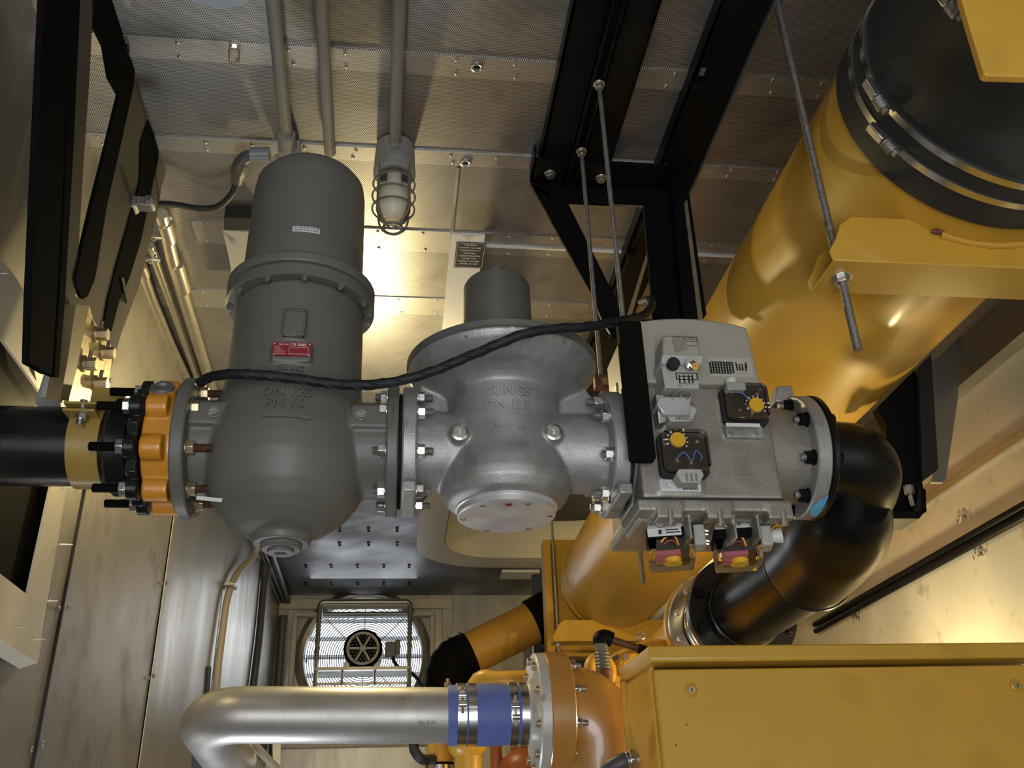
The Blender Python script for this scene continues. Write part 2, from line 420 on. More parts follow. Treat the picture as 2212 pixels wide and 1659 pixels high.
pr_ = thing('air_plenum', 'cream round-cornered air duct opening in the far dark ceiling, behind the silver valve', 'duct', (0.75, 5.0, ZC))
inn = rrect(OX0, OX1, OY0, OY1, .33, ZC - .012); out = rrect(OX0 - .16, OX1 + .16, OY0 - .16, OY1 + .22, .46, ZC - .012)
m = MB(); n = len(inn)
for z in (0, .010):
    m.v += [tuple(p + Vector((0, 0, z))) for p in inn] + [tuple(p + Vector((0, 0, z))) for p in out]
for i in range(n):
    j = (i + 1) % n
    m.f += [(i, j, n + j, n + i), (2 * n + i, 3 * n + i, 3 * n + j, 2 * n + j), (i, 2 * n + i, 2 * n + j, j), (n + i, n + j, 3 * n + j, 3 * n + i)]
obj('flange_ring', m, K['cream'], pr_)
m = MB(); inw = rrect(OX0 + .004, OX1 - .004, OY0 + .004, OY1 - .004, .326, ZC - .011); a = [p.copy() for p in inw]; b = [p + Vector((0, 0, .24)) for p in inw]
m.v = [tuple(p) for p in a + b]; m.f = [(i, (i + 1) % n, n + (i + 1) % n, n + i) for i in range(n)]
obj('duct_wall', m, K['cream'], pr_)
obj('duct_roof', MB().prism(b, (0, 0, .01)), K['gasket'], pr_)
tag(obj('ceiling_tab', MB().bb(at(1085, 1236, Z=ZC - .02), at(1158, 1246, Z=ZC - .003)), K['paper']), 'small white rectangular tab on the dark ceiling beside the cream duct ring', 'tab')
# walls
struct('wall_left', MB().bb((XL - .05, YB, 0), (XL, YE + .1, ZC)), K['perf_wall'])
struct('wall_left_far', MB().bb((XL, at(373, 1111, X=XL).y, 0), (XL + .004, YE, ZC - .001)), K['sheet'])
struct('wall_right', MB().bb((XR, YB, 0), (XR + .05, YE + .1, ZC)), K['right_sheet'])
eb = MB()
FX, FZ, FR = at(785, 1410, Y=YE).x, at(785, 1410, Y=YE).z - .02, 0.405
# end wall with round fan opening
seg = 48; hw = 0.46
inner = [Vector((FX + FR * cos(2 * pi * k / seg), YE, FZ + FR * sin(2 * pi * k / seg))) for k in range(seg)]
def sq(k):
    c, s_ = cos(2 * pi * k / seg), sin(2 * pi * k / seg); t = hw / max(abs(c), abs(s_))
    return Vector((FX + t * c, YE, FZ + t * s_))
outer = [sq(k) for k in range(seg)]
eb.v = [tuple(p) for p in inner + outer] + [tuple(p + Vector((0, .09, 0))) for p in inner]
eb.f = [(k, (k + 1) % seg, seg + (k + 1) % seg, seg + k) for k in range(seg)] + [(k, 2 * seg + k, 2 * seg + (k + 1) % seg, (k + 1) % seg) for k in range(seg)]
ztop = ZC
struct('wall_end_panel', eb, K['galv'])
e2 = MB()
e2.bb((XL, YE, 0), (FX - hw, YE + .09, ztop)); e2.bb((FX + hw, YE, 0), (XR, YE + .09, ztop))
e2.bb((FX - hw, YE, 0), (FX + hw, YE + .09, FZ - hw))
if FZ + hw < ztop: e2.bb((FX - hw, YE, FZ + hw), (FX + hw, YE + .09, ztop))
struct('wall_end', e2, K['sheet'])
# rear wall with the open doorway the daylight comes through
rb = MB(); rb.bb((XL, YB - .05, 0), (-.75, YB, ZC)); rb.bb((1.3, YB - .05, 0), (XR, YB, ZC)); rb.bb((-.75, YB - .05, 2.6), (1.3, YB, ZC))
struct('wall_rear', rb, K['sheet'])
# flat seam strips on the ceiling, each with its rivets
def strip(i, ya, yb, x0, x1, mt=None, riv=True, sp=0.13):
    y0, y1 = at(1000, ya, Z=ZC).y, at(1000, yb, Z=ZC).y
    t = struct('trim_%d' % i, MB().bb((x0, y0, ZC - .004), (x1, y1, ZC)), mt or K['strip'])
    if riv:
        m = MB(); x = x0 + .03; k = 0
        while x < x1:
            for yy in (y0 + .012, y1 - .012):
                m.ball((x + random.uniform(-.01, .01), yy, ZC - .005), .005, (1, 1, .5), 8, 5)
            x += sp
        obj('rivets', m, K['zinc'], t)
    return t
XP = at(985, 400, Z=ZC).x      # joint between warm left sheet and the grey right sheet
strip(1, 120, 165, XL, XR)
strip(2, 328, 356, XL, XR)
strip(3, 500, 545, at(640, 500, Z=ZC).x - .3, XR)
strip(4, 645, 680, XL, XR)
strip(5, 830, 850, XL, XR)
struct('trim_6', MB().bb((XP - .004, at(1000, 360, Z=ZC).y, ZC - .006), (XP + .004, at(1000, 520, Z=ZC).y, ZC - .004)), K['sheet'])
struct('trim_7', MB().bb((XP, at(1000, 523, Z=ZC).y, ZC - .012), (XR, at(1000, 526, Z=ZC).y, ZC - .004)), K['paper'])
# joints of the left wall
def wseam(i, px, py, mt, wd=.004, riv=True):
    y = at(px, py, X=XL).y
    t = struct('trim_%d' % i, MB().bb((XL, y, 0), (XL + .006, y + wd, ZC - .01)), mt)
    if riv:
        m = MB(); z = 1.45
        while z < 3.1:
            for d in (-.028, .034): m.ball((XL + .006, y + d, z + d * .3), .007, (.5, 1, 1), 10, 6)
            z += .32
        obj('rivets', m, K['zinc_dark'], t)
wseam(8, 181, 1052, K['gasket'], .006)
wseam(9, 373, 1111, K['cream'], .006)
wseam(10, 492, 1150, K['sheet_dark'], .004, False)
# right wall: ledge, pair of black conduits, bracket, corner channel
def rw(px, py, X=XR): return at(px, py, X=X)
a = rw(1997, 1080); zl = a.z
struct('trim_11', MB().bb((XR - .012, YB, zl - .02), (XR, YE, zl + .0)), K['sheet'])
zc2 = rw(2110, 790).z
struct('trim_12', MB().bb((XR - .05, YB, zc2 - .05), (XR, YE, zc2 + .07)), K['galv'])
for nm, px, py, lab in (('wall_conduit', 2000, 1212, 'upper black conduit running along the bright right wall'), ('wall_conduit', 2000, 1232, 'lower black conduit running along the bright right wall')):
    p = rw(px, py, XR - .012)
    m = MB().cyl((XR - .012, 1.2, p.z), (XR - .012, rw(1768, 1358).y, p.z), .0105, n=12)
    tag(obj(nm, m, K['black_steel']), lab, 'conduit', None)
for px, py, lab in ((2085, 1118, 'small wire cable clip on the right wall above the black conduits'), (2120, 1198, 'small wire cable clip below the black conduits, nearer the frame edge'), (1855, 1335, 'small wire cable clip under the far end of the black conduits')):
    c = rw(px, py, XR); m = MB()
    P = [c + Vector((-.006, dy, dz)) for dy, dz in ((-.030, .008), (-.024, -.008), (-.012, -.006), (-.003, .007), (.009, .006), (.024, -.008), (.030, .007), (.018, .009))]
    m.tube(catmull(P, 4), .0016, 6); m.cyl(c + Vector((-.008, 0, 0)), c + Vector((.001, 0, 0)), .006, n=8)
    tag(obj('wall_clip', m, K['zinc_dark']), lab, 'clip')
# ================================================================ louvred fan in the end wall
fan = thing('exhaust_fan', 'round exhaust fan in a cream frame on the far end wall, motor before bright louvres', 'fan', (FX, YE, FZ))
fr = MB(); B = .54; zt = ZC - .03
fr.bb((FX - B - .05, YE - .03, FZ - B + .0005), (FX - B + .0, YE, zt - .071)); fr.bb((FX + B, YE - .03, FZ - B + .0005), (FX + B + .07, YE, zt - .071)); fr.bb((FX - B - .05, YE - .031, zt - .07), (FX + B + .07, YE, zt))
fr.bb((FX - B - .05, YE - .03, FZ - B - .05), (FX + B + .07, YE, FZ - B))
obj('outer_frame', fr, K['cream'], fan, bevel=.003)
f2 = MB(); b2 = .485; z2 = zt - .10
f2.bb((FX - b2, YE - .07, FZ - b2 + .031), (FX - b2 + .03, YE, z2 - .031)); f2.bb((FX + b2 - .03, YE - .07, FZ - b2 + .031), (FX + b2, YE, z2 - .031)); f2.bb((FX - b2, YE - .071, z2 - .03), (FX + b2, YE, z2)); f2.bb((FX - b2, YE - .07, FZ - b2), (FX + b2, YE, FZ - b2 + .03))
obj('inner_frame', f2, K['cream'], fan, bevel=.003)
obj('bellmouth', MB().lathe([(FR + .06, 0), (FR + .025, -.012), (FR + .004, -.004), (FR - .006, .05), (FR - .006, .09)], (FX, YE - .002, FZ), (0, 1, 0), 64, closed=False), K['galv'], fan)
lv = MB()
for k in range(7):
    z = FZ - FR + .06 + k * .125
    R = Matrix.Rotation(radians(38), 3, 'X'); lv.box((FX, YE + .19, z), (2 * FR, .060, .004), R)
lv.bb((FX - FR, YE + .16, FZ - .01), (FX - FR + .015, YE + .22, FZ + .01))
obj('louvre', lv, K['louver'], fan)
g = MB()
for k in range(1, 26): g.torus((FX, YE + .075, FZ), (0, 1, 0), FR * k / 26, .0030, 48, 5)
for k in range(8):
    a = pi * k / 4 + pi / 2; g.cyl((FX, YE + .07, FZ), (FX + FR * cos(a), YE + .07, FZ + FR * sin(a)), .003, n=6)
obj('wire_guard', g, K['zinc_dark'], fan)
mo = MB().lathe([(0, 0), (.110, 0), (.128, .012), (.128, .20), (.10, .23), (0, .23)], (FX + .005, YE - .27, FZ - .005), (0, 1, 0), 36)
mot = obj('motor', mo, K['black_steel'], fan)
m = MB()
def fanpt(r, a, y): return Vector((FX + .005 + r * cos(a), YE - .272 + y, FZ - .005 + r * sin(a)))
m.ring((FX + .005, YE - .277, FZ - .005), (0, 1, 0), .108, .092, .006, 36); m.cyl(fanpt(0, 0, -.005), fanpt(0, 0, .002), .022, n=18)
for k in range(6):
    a = pi / 3 * k; A = fanpt(.018, a, -.005); Bp = fanpt(.098, a, -.005); t = Vector((-sin(a), 0, cos(a))) * .007
    m.prism([A - t, Bp - t, Bp + t, A + t], (0, .006, 0))
obj('end_grille', m, K['cream'], mot)
for k in range(6):
    m = MB()
    for (r, da) in ((.05, 0), (.07, -.2), (.07, .2), (.086, -.28), (.086, 0), (.086, .28)):
        m.ball(fanpt(r, pi / 6 + pi / 3 * k + da, 0), .006, n=8, m=6)
    obj('vent_mesh', m, K['zinc_dark'], mot)
m = MB().bb((FX + .15, YE - .22, FZ - .05), (FX + .225, YE - .12, FZ + .05)); m.bb((FX + .215, YE - .23, FZ - .035), (FX + .25, YE - .12, FZ + .06))
obj('junction_box', m, K['dark_alu'], fan, bevel=.006)
obj('motor_cable', MB().tube(catmull([(FX + .20, YE - .17, FZ - .05), (FX + .24, YE - .17, FZ - .11), (FX + .33, YE - .12, FZ - .14), (FX + .40, YE - .08, FZ - .22), (FX + .44, YE - .07, FZ - .35)], 6), .012, 8), K['cable'], fan)
# motor stand: tubular rack standing in front of the opening
m = MB(); rx = .29; rz = z2 - .02
m.tube(arcpath([(FX - rx, YE - .30, FZ - .5), (FX - rx, YE - .30, rz + .03), (FX + rx + .02, YE - .30, rz + .03), (FX + rx + .02, YE - .30, FZ - .5)], .03), .016, 10)
m.tube([(FX - rx + .03, YE - .22, rz - .03), (FX + rx, YE - .22, rz - .03)], .013, 8)
m.cyl((FX - rx, YE - .30, rz), (FX - rx, YE - .0, rz), .013, n=8); m.cyl((FX + rx + .02, YE - .30, rz), (FX + rx + .02, YE, rz), .013, n=8)
obj('motor_rack', m, K['galv'], fan)
m = MB().bb((FX - rx, YE - .34, FZ - .155), (FX + rx + .02, YE - .10, FZ - .135))
for sx in (-.10, .10): m.bb((FX + sx - .02, YE - .25, FZ - .14), (FX + sx + .02, YE - .12, FZ - .09))
m.bb((FX - rx, YE - .30, FZ - .24), (FX + rx + .02, YE - .28, FZ - .225))
for sx in (-.12, .09): m.cyl((FX + sx, YE - .3, FZ - .15), (FX + sx, YE - .3, FZ - .24), .008, n=8)
obj('motor_shelf', m, K['galv'], fan)
tag(obj('sky_backdrop', MB().bb((FX - 1.2, YE + 1.0, FZ - 1.6), (FX + 1.2, YE + 1.02, FZ + 1.6)), K['sky']), 'bright daylight seen through the louvres of the exhaust fan', 'daylight')
area_light('fan_daylight', (FX, YE - .36, FZ + .1), (FX, 2, 1.8), .7, .7, 3, COOL)
# ================================================================ gas train
Y0 = 1.678
Z0 = 2.216
def F(px, py, Y=Y0): return at(px, py, Y=Y)
def bend_y(c, r, ox, oz, sgn=-1):
    "text point (u right, v up, w out) wrapped on the front of a vertical cylinder, axis at c=(x,y)"
    def f(p):
        a = (ox + p.x - c[0]) / r
        rr = r + p.z
        return Vector((c[0] + rr * sin(a), c[1] - rr * cos(a), oz + p.y))
    return f
FACE = Matrix(((1, 0, 0, 0), (0, 0, -1, 0), (0, 1, 0, 0), (0, 0, 0, 1)))   # text facing -Y
def face_m(p, s=1.0): return Matrix.Translation(V3(p)) @ FACE
def stud(parent, p, d, ln, r=.0075, m_st=None, m_nut=None, nut_h=.013, washer=True, nut_off=.002):
    "threaded stud sticking out of a flange at p along d, with a hex nut"
    p = V3(p); d = V3(d).normalized(); m_st = m_st or K['zinc_dark']; m_nut = m_nut or K['zinc']
    prof = [(r, -.004)]; h = 0; k = 0
    while h < ln:
        prof += [(r, h), (r * .9, h + .0011)]; h += .0022
    prof += [(r * .8, ln + .001)]
    s = obj('stud', MB().lathe(prof, p, d, 12), m_st, parent, smooth=60)
    m = MB()
    if washer: m.cyl(p, p + d * .0025, r * 2.0, n=20)
    m.hexa(p + d * nut_off, p + d * (nut_off + nut_h), r * 1.75, random.uniform(0, 1))
    obj('nut', m, m_nut, s, bevel=.0008)
    return s
def ang8(k, off=22.5): return radians(off + 45 * k)
def ring_pts(X, rad, off=22.5, n=8, c=(Y0, Z0)):
    return [Vector((X, c[0] - rad * cos(radians(off + 360 / n * k)), c[1] + rad * sin(radians(off + 360 / n * k)))) for k in range(n)]
AX = (1, 0, 0)
def flange_prof(r, t, bore=.06, ch=.003):
    return [(bore, 0), (r - ch, 0), (r, ch), (r, t - ch), (r - ch, t), (bore, t)]
# ---- X stations along the axis
xa = F(362, 967).x; xb = F(418, 967).x      # filter inlet flange
xc = F(836, 975).x; xd = F(860, 975).x      # filter outlet flange
xe = F(868, 975).x; xf = F(898, 975).x      # regulator inlet flange
xg = F(1298, 985).x; xh = F(1332, 985).x    # regulator outlet flange
xi = F(1340, 985).x; xj = F(1366, 985).x    # valve inlet flange
xk = F(1712, 1000).x; xl = F(1742, 1000).x  # valve outlet flange
# the stations above are read off the middle of flanges whose near face stands forward, so pull the left ones back
xa, xb = F(359, 975, Y0 - .13).x, F(390, 975, Y0 - .13).x
def drape(mb, name, h):
    "lay raised lettering (built around Y=0) on the real front surface of a casting"
    from mathutils.bvhtree import BVHTree
    o = bpy.data.objects[name]; dg = bpy.context.evaluated_depsgraph_get(); dg.update()
    ev = o.evaluated_get(dg); me = ev.to_mesh(); O = Vector(o['o_'])
    T = BVHTree.FromPolygons([v.co + O for v in me.vertices], [tuple(p.vertices) for p in me.polygons]); ev.to_mesh_clear()
    out = []
    for v in mb.v:
        hit = T.ray_cast(Vector((v[0], Y0 - .5, v[2])), Vector((0, 1, 0)))
        y = hit[0].y if hit[0] is not None else Y0 - .1
        out.append((v[0], y + (-h if v[1] < 0 else .003), v[2]))
    mb.v = out
# ---- FILTER
fx = -0.214
filt = thing('gas_filter', 'large dark grey painted gas filter housing with round bottom, left end of the pipe row', 'gas filter', (fx, Y0, Z0 - .15))
rb_ = .131; zs = Z0 - .028; RS = .157
z_ringb = F(655, 590, Y0 - .15).z; z_ringt = F(655, 500, Y0 - .145).z
z_capt = F(675, 314, Y0 - .122).z
body = MB()
prof = []
for k in range(10): a = pi / 2 * k / 9; prof.append((RS * sin(a), -RS * cos(a)))
prof[0] = (0, -RS)
top = z_ringb - zs
prof += [(RS * .995, .03), (rb_ + .014, .095), (rb_ + .004, .14), (rb_, .19), (rb_ - .002, top)]
body.lathe(prof, (fx, Y0, zs), (0, 0, 1), 64)
body.cyl((xb - .01, Y0, Z0), (fx, Y0, Z0), .094, .088, 48)
body.cyl((fx, Y0, Z0), (xc + .01, Y0, Z0), .092, .098, 48)
# pads that carry the two test plugs
for x0_, x1_ in ((xb - .005, fx - .11), (fx + .12, xc + .005)):
    body.box(((x0_ + x1_) / 2, Y0 - .062, Z0 + .028), (abs(x1_ - x0_), .085, .046))
# bosses: logo pad, plate pad and flow arrow
zl_ = F(637, 700, Y0 - rb_).z; body.box((F(637, 700, Y0 - rb_).x, Y0 - rb_ + .004, zl_), (.042, .020, .062))
zp_ = F(631, 762, Y0 - rb_).z; xp_ = F(631, 762, Y0 - rb_).x; body.box((xp_, Y0 - rb_ + .003, zp_ - .004), (.074, .022, .036))
body.cyl((fx, Y0, zs - RS - .004), (fx, Y0, zs - RS + .05), .052, .06, 32)
obj('housing', body, K['filter'], filt, voxel=.0032, sm=5)
m = MB().lathe([(.02, 0), (.034, 0), (.038, .004), (.038, .012), (.03, .014)], (fx, Y0, zs - RS - .014), (0, 0, 1), 40)
dp = obj('drain_plug', m, K['filter'], filt)
m = MB().ring((fx, Y0, zs - RS - .020), (0, 0, 1), .024, .011, .012, 32); m.hexa((fx, Y0, zs - RS - .010), (fx, Y0, zs - RS - .008), .012)
obj('socket', m, K['filter'], dp)
obj('inlet_flange', MB().lathe(flange_prof(.134, xb - xa), (xa, Y0, Z0), AX, 96), K['filter'], filt)
obj('outlet_flange', MB().lathe(flange_prof(.128, xd - xc), (xc, Y0, Z0), AX, 96), K['filter'], filt)
m = MB().lathe([(rb_ - .01, 0), (.146, 0), (.151, .004), (.151, .022), (.146, .026), (.142, .027), (.142, .030), (.149, .031), (.151, .034), (.151, .050), (.146, .055), (.131, .066), (.124, .068)], (fx, Y0, z_ringb), (0, 0, 1), 96)
obj('bowl_clamp_ring', m, K['filter'], filt)
H = z_capt - z_ringb
m = MB().lathe([(.124, .062), (.1235, .09), (.120, H - .05), (.116, H - .022), (.104, H - .005), (.085, H + .004), (0, H + .006)], (fx, Y0, z_ringb), (0, 0, 1), 96)
obj('bowl', m, K['filter'], filt)
for k in range(12):
    a = radians(30 * k + 8); p = Vector((fx + .141 * sin(a), Y0 - .141 * cos(a), z_ringb))
    obj('ring_screw', MB().hexa(p + Vector((0, 0, -.008)), p + Vector((0, 0, .002)), .0075).cyl(p + Vector((0, 0, -.011)), p, .0045, n=10), K['zinc_dark'], filt)
for x, in ((F(460, 921, Y0 - .105).x,), (F(779, 926, Y0 - .105).x,)):
    m = MB().cyl((x, Y0 - .103, Z0 + .026), (x, Y0 - .109, Z0 + .026), .0110, n=24); m.hexa((x, Y0 - .109, Z0 + .026), (x, Y0 - .116, Z0 + .026), .009)
    obj('test_plug', m, K['zinc_dark'], filt)
bw = bend_y((fx, Y0), rb_ + .001, 0, 0)
def wrapped(txt, px, py, size, rad, ext=.0013, bold=.0, c=None):
    q = F(px, py, Y0 - rad); return MB().text(txt, size, face_m((q.x, 0, q.z)), ext, bold=.0008)
tx = MB()
for t, px, py, sz, rd in (('DN 125', 622, 853, .027, .134), ('PN 16', 616, 878, .027, .1375), ('EN AC', 626, 799, .017, .131), ('-500', 632, 817, .014, .131)):
    mm = wrapped(t, px, py, sz, rd, .0022, .0003); tx.add(mm.v, mm.f)
def arrow_pts(cx_, cz, L_, h, hh): return [(-L_ / 2, -h), (L_ / 2 - hh * 2, -h), (L_ / 2 - hh * 2, -hh), (L_ / 2, 0), (L_ / 2 - hh * 2, hh), (L_ / 2 - hh * 2, h), (-L_ / 2, h)]
q = F(620, 905, Y0 - .145)
ap = arrow_pts(0, 0, .088, .0022, .0065)
def relief(mb, cx_, cz, st):
    "raised strip with half-height h at each station x"
    vs = []; fs = []
    for x, h in st: vs += [(cx_ + x, -.002, cz - h), (cx_ + x, -.002, cz + h), (cx_ + x, .002, cz - h), (cx_ + x, .002, cz + h)]
    for k in range(len(st) - 1):
        a = 4 * k; b = a + 4
        fs += [(a, b, b + 1, a + 1), (a, a + 2, b + 2, b), (a + 1, b + 1, b + 3, a + 3)]
    fs += [(0, 1, 3, 2), (len(vs) - 4, len(vs) - 2, len(vs) - 1, len(vs) - 3)]
    mb.add(vs, fs)
def bar(mb, cx_, cz, a, b, h, n=16, hh=None, c=None):
    relief(mb, cx_, cz, [(a + (b - a) * k / n, h) for k in range(n + 1)] + [(b + .0003 + (c - b) * k / 5, hh * (1 - k / 5) + .0002) for k in range(6)])
ar = MB(); bar(ar, q.x, q.z, -.044, .028, .0024, 18, .0068, .045); drape(ar, 'housing', .0048); obj('flow_arrow', ar, K['filter'], filt, smooth=20)
drape(tx, 'housing', .0048); obj('raised_lettering', tx, K['filter'], filt, smooth=20)
# raised emblem in its frame: a slanted stroke with tiny vertical letters beside it
q = F(637, 699, Y0 - rb_ - .006)
m = MB(); ez = q.z; ex = q.x; ey = Y0 - rb_ - .0065
for a, b in (((-.019, -.029), (.019, -.027)), ((-.019, .027), (.019, .029)), ((-.019, -.029), (-.017, .029)), ((.017, -.029), (.019, .029))):
    m.bb((ex + a[0], ey - .002, ez + a[1]), (ex + b[0], ey + .003, ez + b[1]))
m.prism([(ex - .008, ey - .0015, ez + .024), (ex - .001, ey - .0015, ez + .024), (ex + .015, ey - .0015, ez - .018), (ex + .009, ey - .0015, ez - .021)], (0, .004, 0))
m.prism([(ex + .004, ey - .0015, ez - .026), (ex + .016, ey - .0015, ez - .026), (ex + .016, ey - .0015, ez - .016)], (0, .004, 0))
for k in range(6): m.bb((ex - .014, ey - .001, ez - .022 + k * .008), (ex - .006, ey + .003, ez - .018 + k * .008))
obj('emblem', m, K['filter'], filt)
py_ = Y0 - rb_ - .0095
pl = obj('rating_plate', MB().bb((xp_ - .035, py_, zp_ - .0125), (xp_ + .035, py_ + .002, zp_ + .0165)), K['red'], filt)
m = MB().text('CE 0085', .0085, face_m((xp_ + .012, py_ - .0003, zp_ + .0115)), .0002)
m.text('GAS FILTER', .0035, face_m((xp_ - .015, py_ - .0003, zp_ + .0120)), .0001)
for k in range(4): m.bb((xp_ - .031, py_ - .0004, zp_ + .006 - k * .0045), (xp_ - .031 + (.010, .012, .018, .02)[k], py_, zp_ + .0064 - k * .0045 + .0003))
m.bb((xp_ - .005, py_ - .0004, zp_ - .008), (xp_ + .030, py_, zp_ - .0076)); m.bb((xp_ - .005, py_ - .0004, zp_ + .006), (xp_ + .030, py_, zp_ + .0064))
m.bb((xp_ - .005, py_ - .0004, zp_ - .008), (xp_ - .0046, py_, zp_ + .006)); m.bb((xp_ + .030, py_ - .0004, zp_ - .008), (xp_ + .0304, py_, zp_ + .006))
obj('plate_print', m, K['whiteink'], pl)
m = MB()
for sx in (-.032, .032):
    for sz in (-.0095, .0135): m.ball((xp_ + sx, py_ - .0006, zp_ + sz), .0019, (1, .5, 1), 10, 6)
for v in ():
    pass
obj('plate_rivets', m, K['zinc'], pl)
q = F(661, 502, Y0 - .124); bq = bend_y((fx, Y0), .1238, q.x, q.z + .008)
m = MB(); xs = [-.027 + .009 * k for k in range(7)]
for z in (0, 1):
    pass
for k in range(6): m.loft([bq(Vector((xs[k], -.0065, 0))), bq(Vector((xs[k + 1], -.0065, 0))), bq(Vector((xs[k + 1], .0065, 0))), bq(Vector((xs[k], .0065, 0)))], [bq(Vector((xs[k], -.0065, .0006))), bq(Vector((xs[k + 1], -.0065, .0006))), bq(Vector((xs[k + 1], .0065, .0006))), bq(Vector((xs[k], .0065, .0006)))])
st = obj('sticker', m, K['paper'], filt)
m = MB()
for k in range(22):
    x = -.024 + k * .0023
    if k % 5 != 3: m.loft([bq(Vector((x, .0015, .0006))), bq(Vector((x + .0012, .0015, .0006))), bq(Vector((x + .0012, .0045, .0006))), bq(Vector((x, .0045, .0006)))], [bq(Vector((x, .0015, .0009))), bq(Vector((x + .0012, .0015, .0009))), bq(Vector((x + .0012, .0045, .0009))), bq(Vector((x, .0045, .0009)))])
for k in range(8): x = -.024 + k * .0062; m.loft([bq(Vector((x, -.003, .0006))), bq(Vector((x + .005, -.003, .0006))), bq(Vector((x + .005, -.0015, .0006))), bq(Vector((x, -.0015, .0006)))], [bq(Vector((x, -.003, .0009))), bq(Vector((x + .005, -.003, .0009))), bq(Vector((x + .005, -.0015, .0009))), bq(Vector((x, -.0015, .0009)))])
obj('sticker_print', m, K['ink'], st)
# vertical casting text on the outlet flange rim
M_ = Matrix.Translation(Vector(((xc + xd) / 2, Y0 - .1283, Z0 + .02))) @ FACE @ Matrix.Rotation(pi / 2, 4, 'Z')
obj('flange_marking', MB().text('12345 0 0371', .011, M_, .0008), K['filter'], filt)
for p in ring_pts(xb, .105):
    stud(filt, p, (1, 0, 0), .046, .0078, K['rust'], K['yzinc'])
for i, p in enumerate(ring_pts(xc, .105)):
    stud(filt, p, (-1, 0, 0), .024 if i in (0, 1, 2, 7, 6) else .018, .0078)
m = MB().bb((xb + .012, Y0 - .085, Z0 - .090), (xb + .058, Y0 - .084, Z0 - .084)); 
tag(obj('paper_tag', MB().box(F(452, 1078, Y0 - .070), (.045, .0012, .007), Matrix.Rotation(radians(6), 3, 'Y')), K['paper']), 'thin white paper tag strip stuck under the left bolts of the grey filter', 'tag')
# gasket between filter and regulator
tag(obj('flange_gasket', MB().lathe(flange_prof(.113, xe - xd - .0006), (xd + .0003, Y0, Z0), AX, 64), K['gasket']), 'thin black gasket between the grey filter flange and the silver regulator flange', 'gasket')
# ---- REGULATOR
rx_ = 0.203
reg = thing('pressure_regulator', 'cast aluminium pressure regulator with wide dish top and round bottom cover', 'pressure regulator', (rx_, Y0, Z0 - .13))
zb = F(1085, 1114, Y0).z
z_sh = F(1085, 1035, Y0 - .125).z - zb
z_nk = F(1085, 920, Y0 - .11).z - zb
z_t = F(1085, 815, Y0 - .112).z - zb
z_rim = F(1075, 708, Y0 - .19).z - zb
z_rimt = F(1075, 688, Y0 - .19).z - zb
z_cap = F(1065, 575, Y0 - .07).z - zb
m = MB().lathe([(0, .014), (.098, .014), (.112, .022), (.124, .040), (.127, .058), (.124, .078), (.116, .105), (.110, z_nk), (.1085, z_nk + .05), (.112, z_t), (.125, z_t + .012), (.155, z_t + .026), (.186, z_rim - .012), (.194, z_rim), (.194, z_rim + .004), (0, z_rim + .004)], (rx_, Y0, zb), (0, 0, 1), 96)
m.cyl((xf - .004, Y0, Z0), (rx_, Y0, Z0), .082, .074, 48); m.cyl((rx_, Y0, Z0), (xg + .004, Y0, Z0), .074, .082, 48)
# triangular ribs between flanges and dish
for s_, xx in ((-1, xf - .002), (1, xg + .002)):
    m.prism([(xx, Y0 - .007, Z0 + .05), (xx, Y0 - .007, Z0 + .105), (rx_ + s_ * .16, Y0 - .007, zb + z_rim - .01), (rx_ + s_ * .09, Y0 - .007, zb + z_rim - .01), (rx_ + s_ * .09, Y0 - .007, Z0 + .05)], (0, .014, 0))
for s_, px in ((-1, 993), (1, 1196)):
    q = F(px, 933, Y0 - .095); m.cyl((q.x, Y0 - .03, q.z), (q.x, Y0 - .098, q.z), .026, .017, 24)
qb = F(1100, 752, Y0 - .14); m.cyl((qb.x, Y0 - .125, qb.z + .02), (qb.x, Y0 - .148, qb.z - .004), .03, .021, 24)
obj('body', m, K['alu'], reg, voxel=.0034, sm=4)
m = MB().cyl((qb.x, Y0 - .146, qb.z - .003), (qb.x, Y0 - .155, qb.z - .012), .0135, .0125, 20); m.hexa((qb.x, Y0 - .155, qb.z - .012), (qb.x, Y0 - .1575, qb.z - .0145), .007)
obj('breather_plug', m, K['alu_mach'], reg)
m = MB().lathe([(0, -.004), (.091, -.004), (.0945, -.001), (.0945, .010), (.098, .011), (.098, .016)], (rx_, Y0, zb), (0, 0, 1), 96)
bc = obj('bottom_cover', m, K['alu_mach'], reg)
for k in range(6):
    a = radians(60 * k + 22); p = Vector((rx_ + .083 * sin(a), Y0 - .083 * cos(a), zb - .005))
    o = obj('cover_screw', MB().ring(p, (0, 0, 1), .0055, .0028, .002, 16).hexa(p + Vector((0, 0, .0008)), p + Vector((0, 0, .002)), .0028), K['zinc_dark'], bc)
o = obj('seal_paint', MB().cyl((rx_ - .004, Y0 - .074, zb - .0052), (rx_ - .004, Y0 - .074, zb - .0035), .0065, n=14), K['red'], bc)
m = MB().lathe([(0, z_rim + .003), (.190, z_rim + .003), (.196, z_rim + .006), (.196, z_rimt - .003), (.192, z_rimt), (.12, z_rimt + .012), (.078, z_rimt + .018), (.078, z_rimt + .02)], (rx_, Y0, zb), (0, 0, 1), 96)
obj('diaphragm_cover', m, K['dark_alu'], reg)
m = MB().lathe([(.078, z_rimt), (.0735, z_rimt + .03), (.0715, z_cap - .012), (.066, z_cap - .002), (.05, z_cap + .004), (0, z_cap + .005)], (rx_ - .006, Y0, zb), (0, 0, 1), 72)
m.cyl((rx_ - .006, Y0 - .0, zb + z_cap), (rx_ - .006, Y0, zb + z_cap + .026), .027, .024, 36)
sd = obj('spring_dome', m, K['dark_alu'], reg)
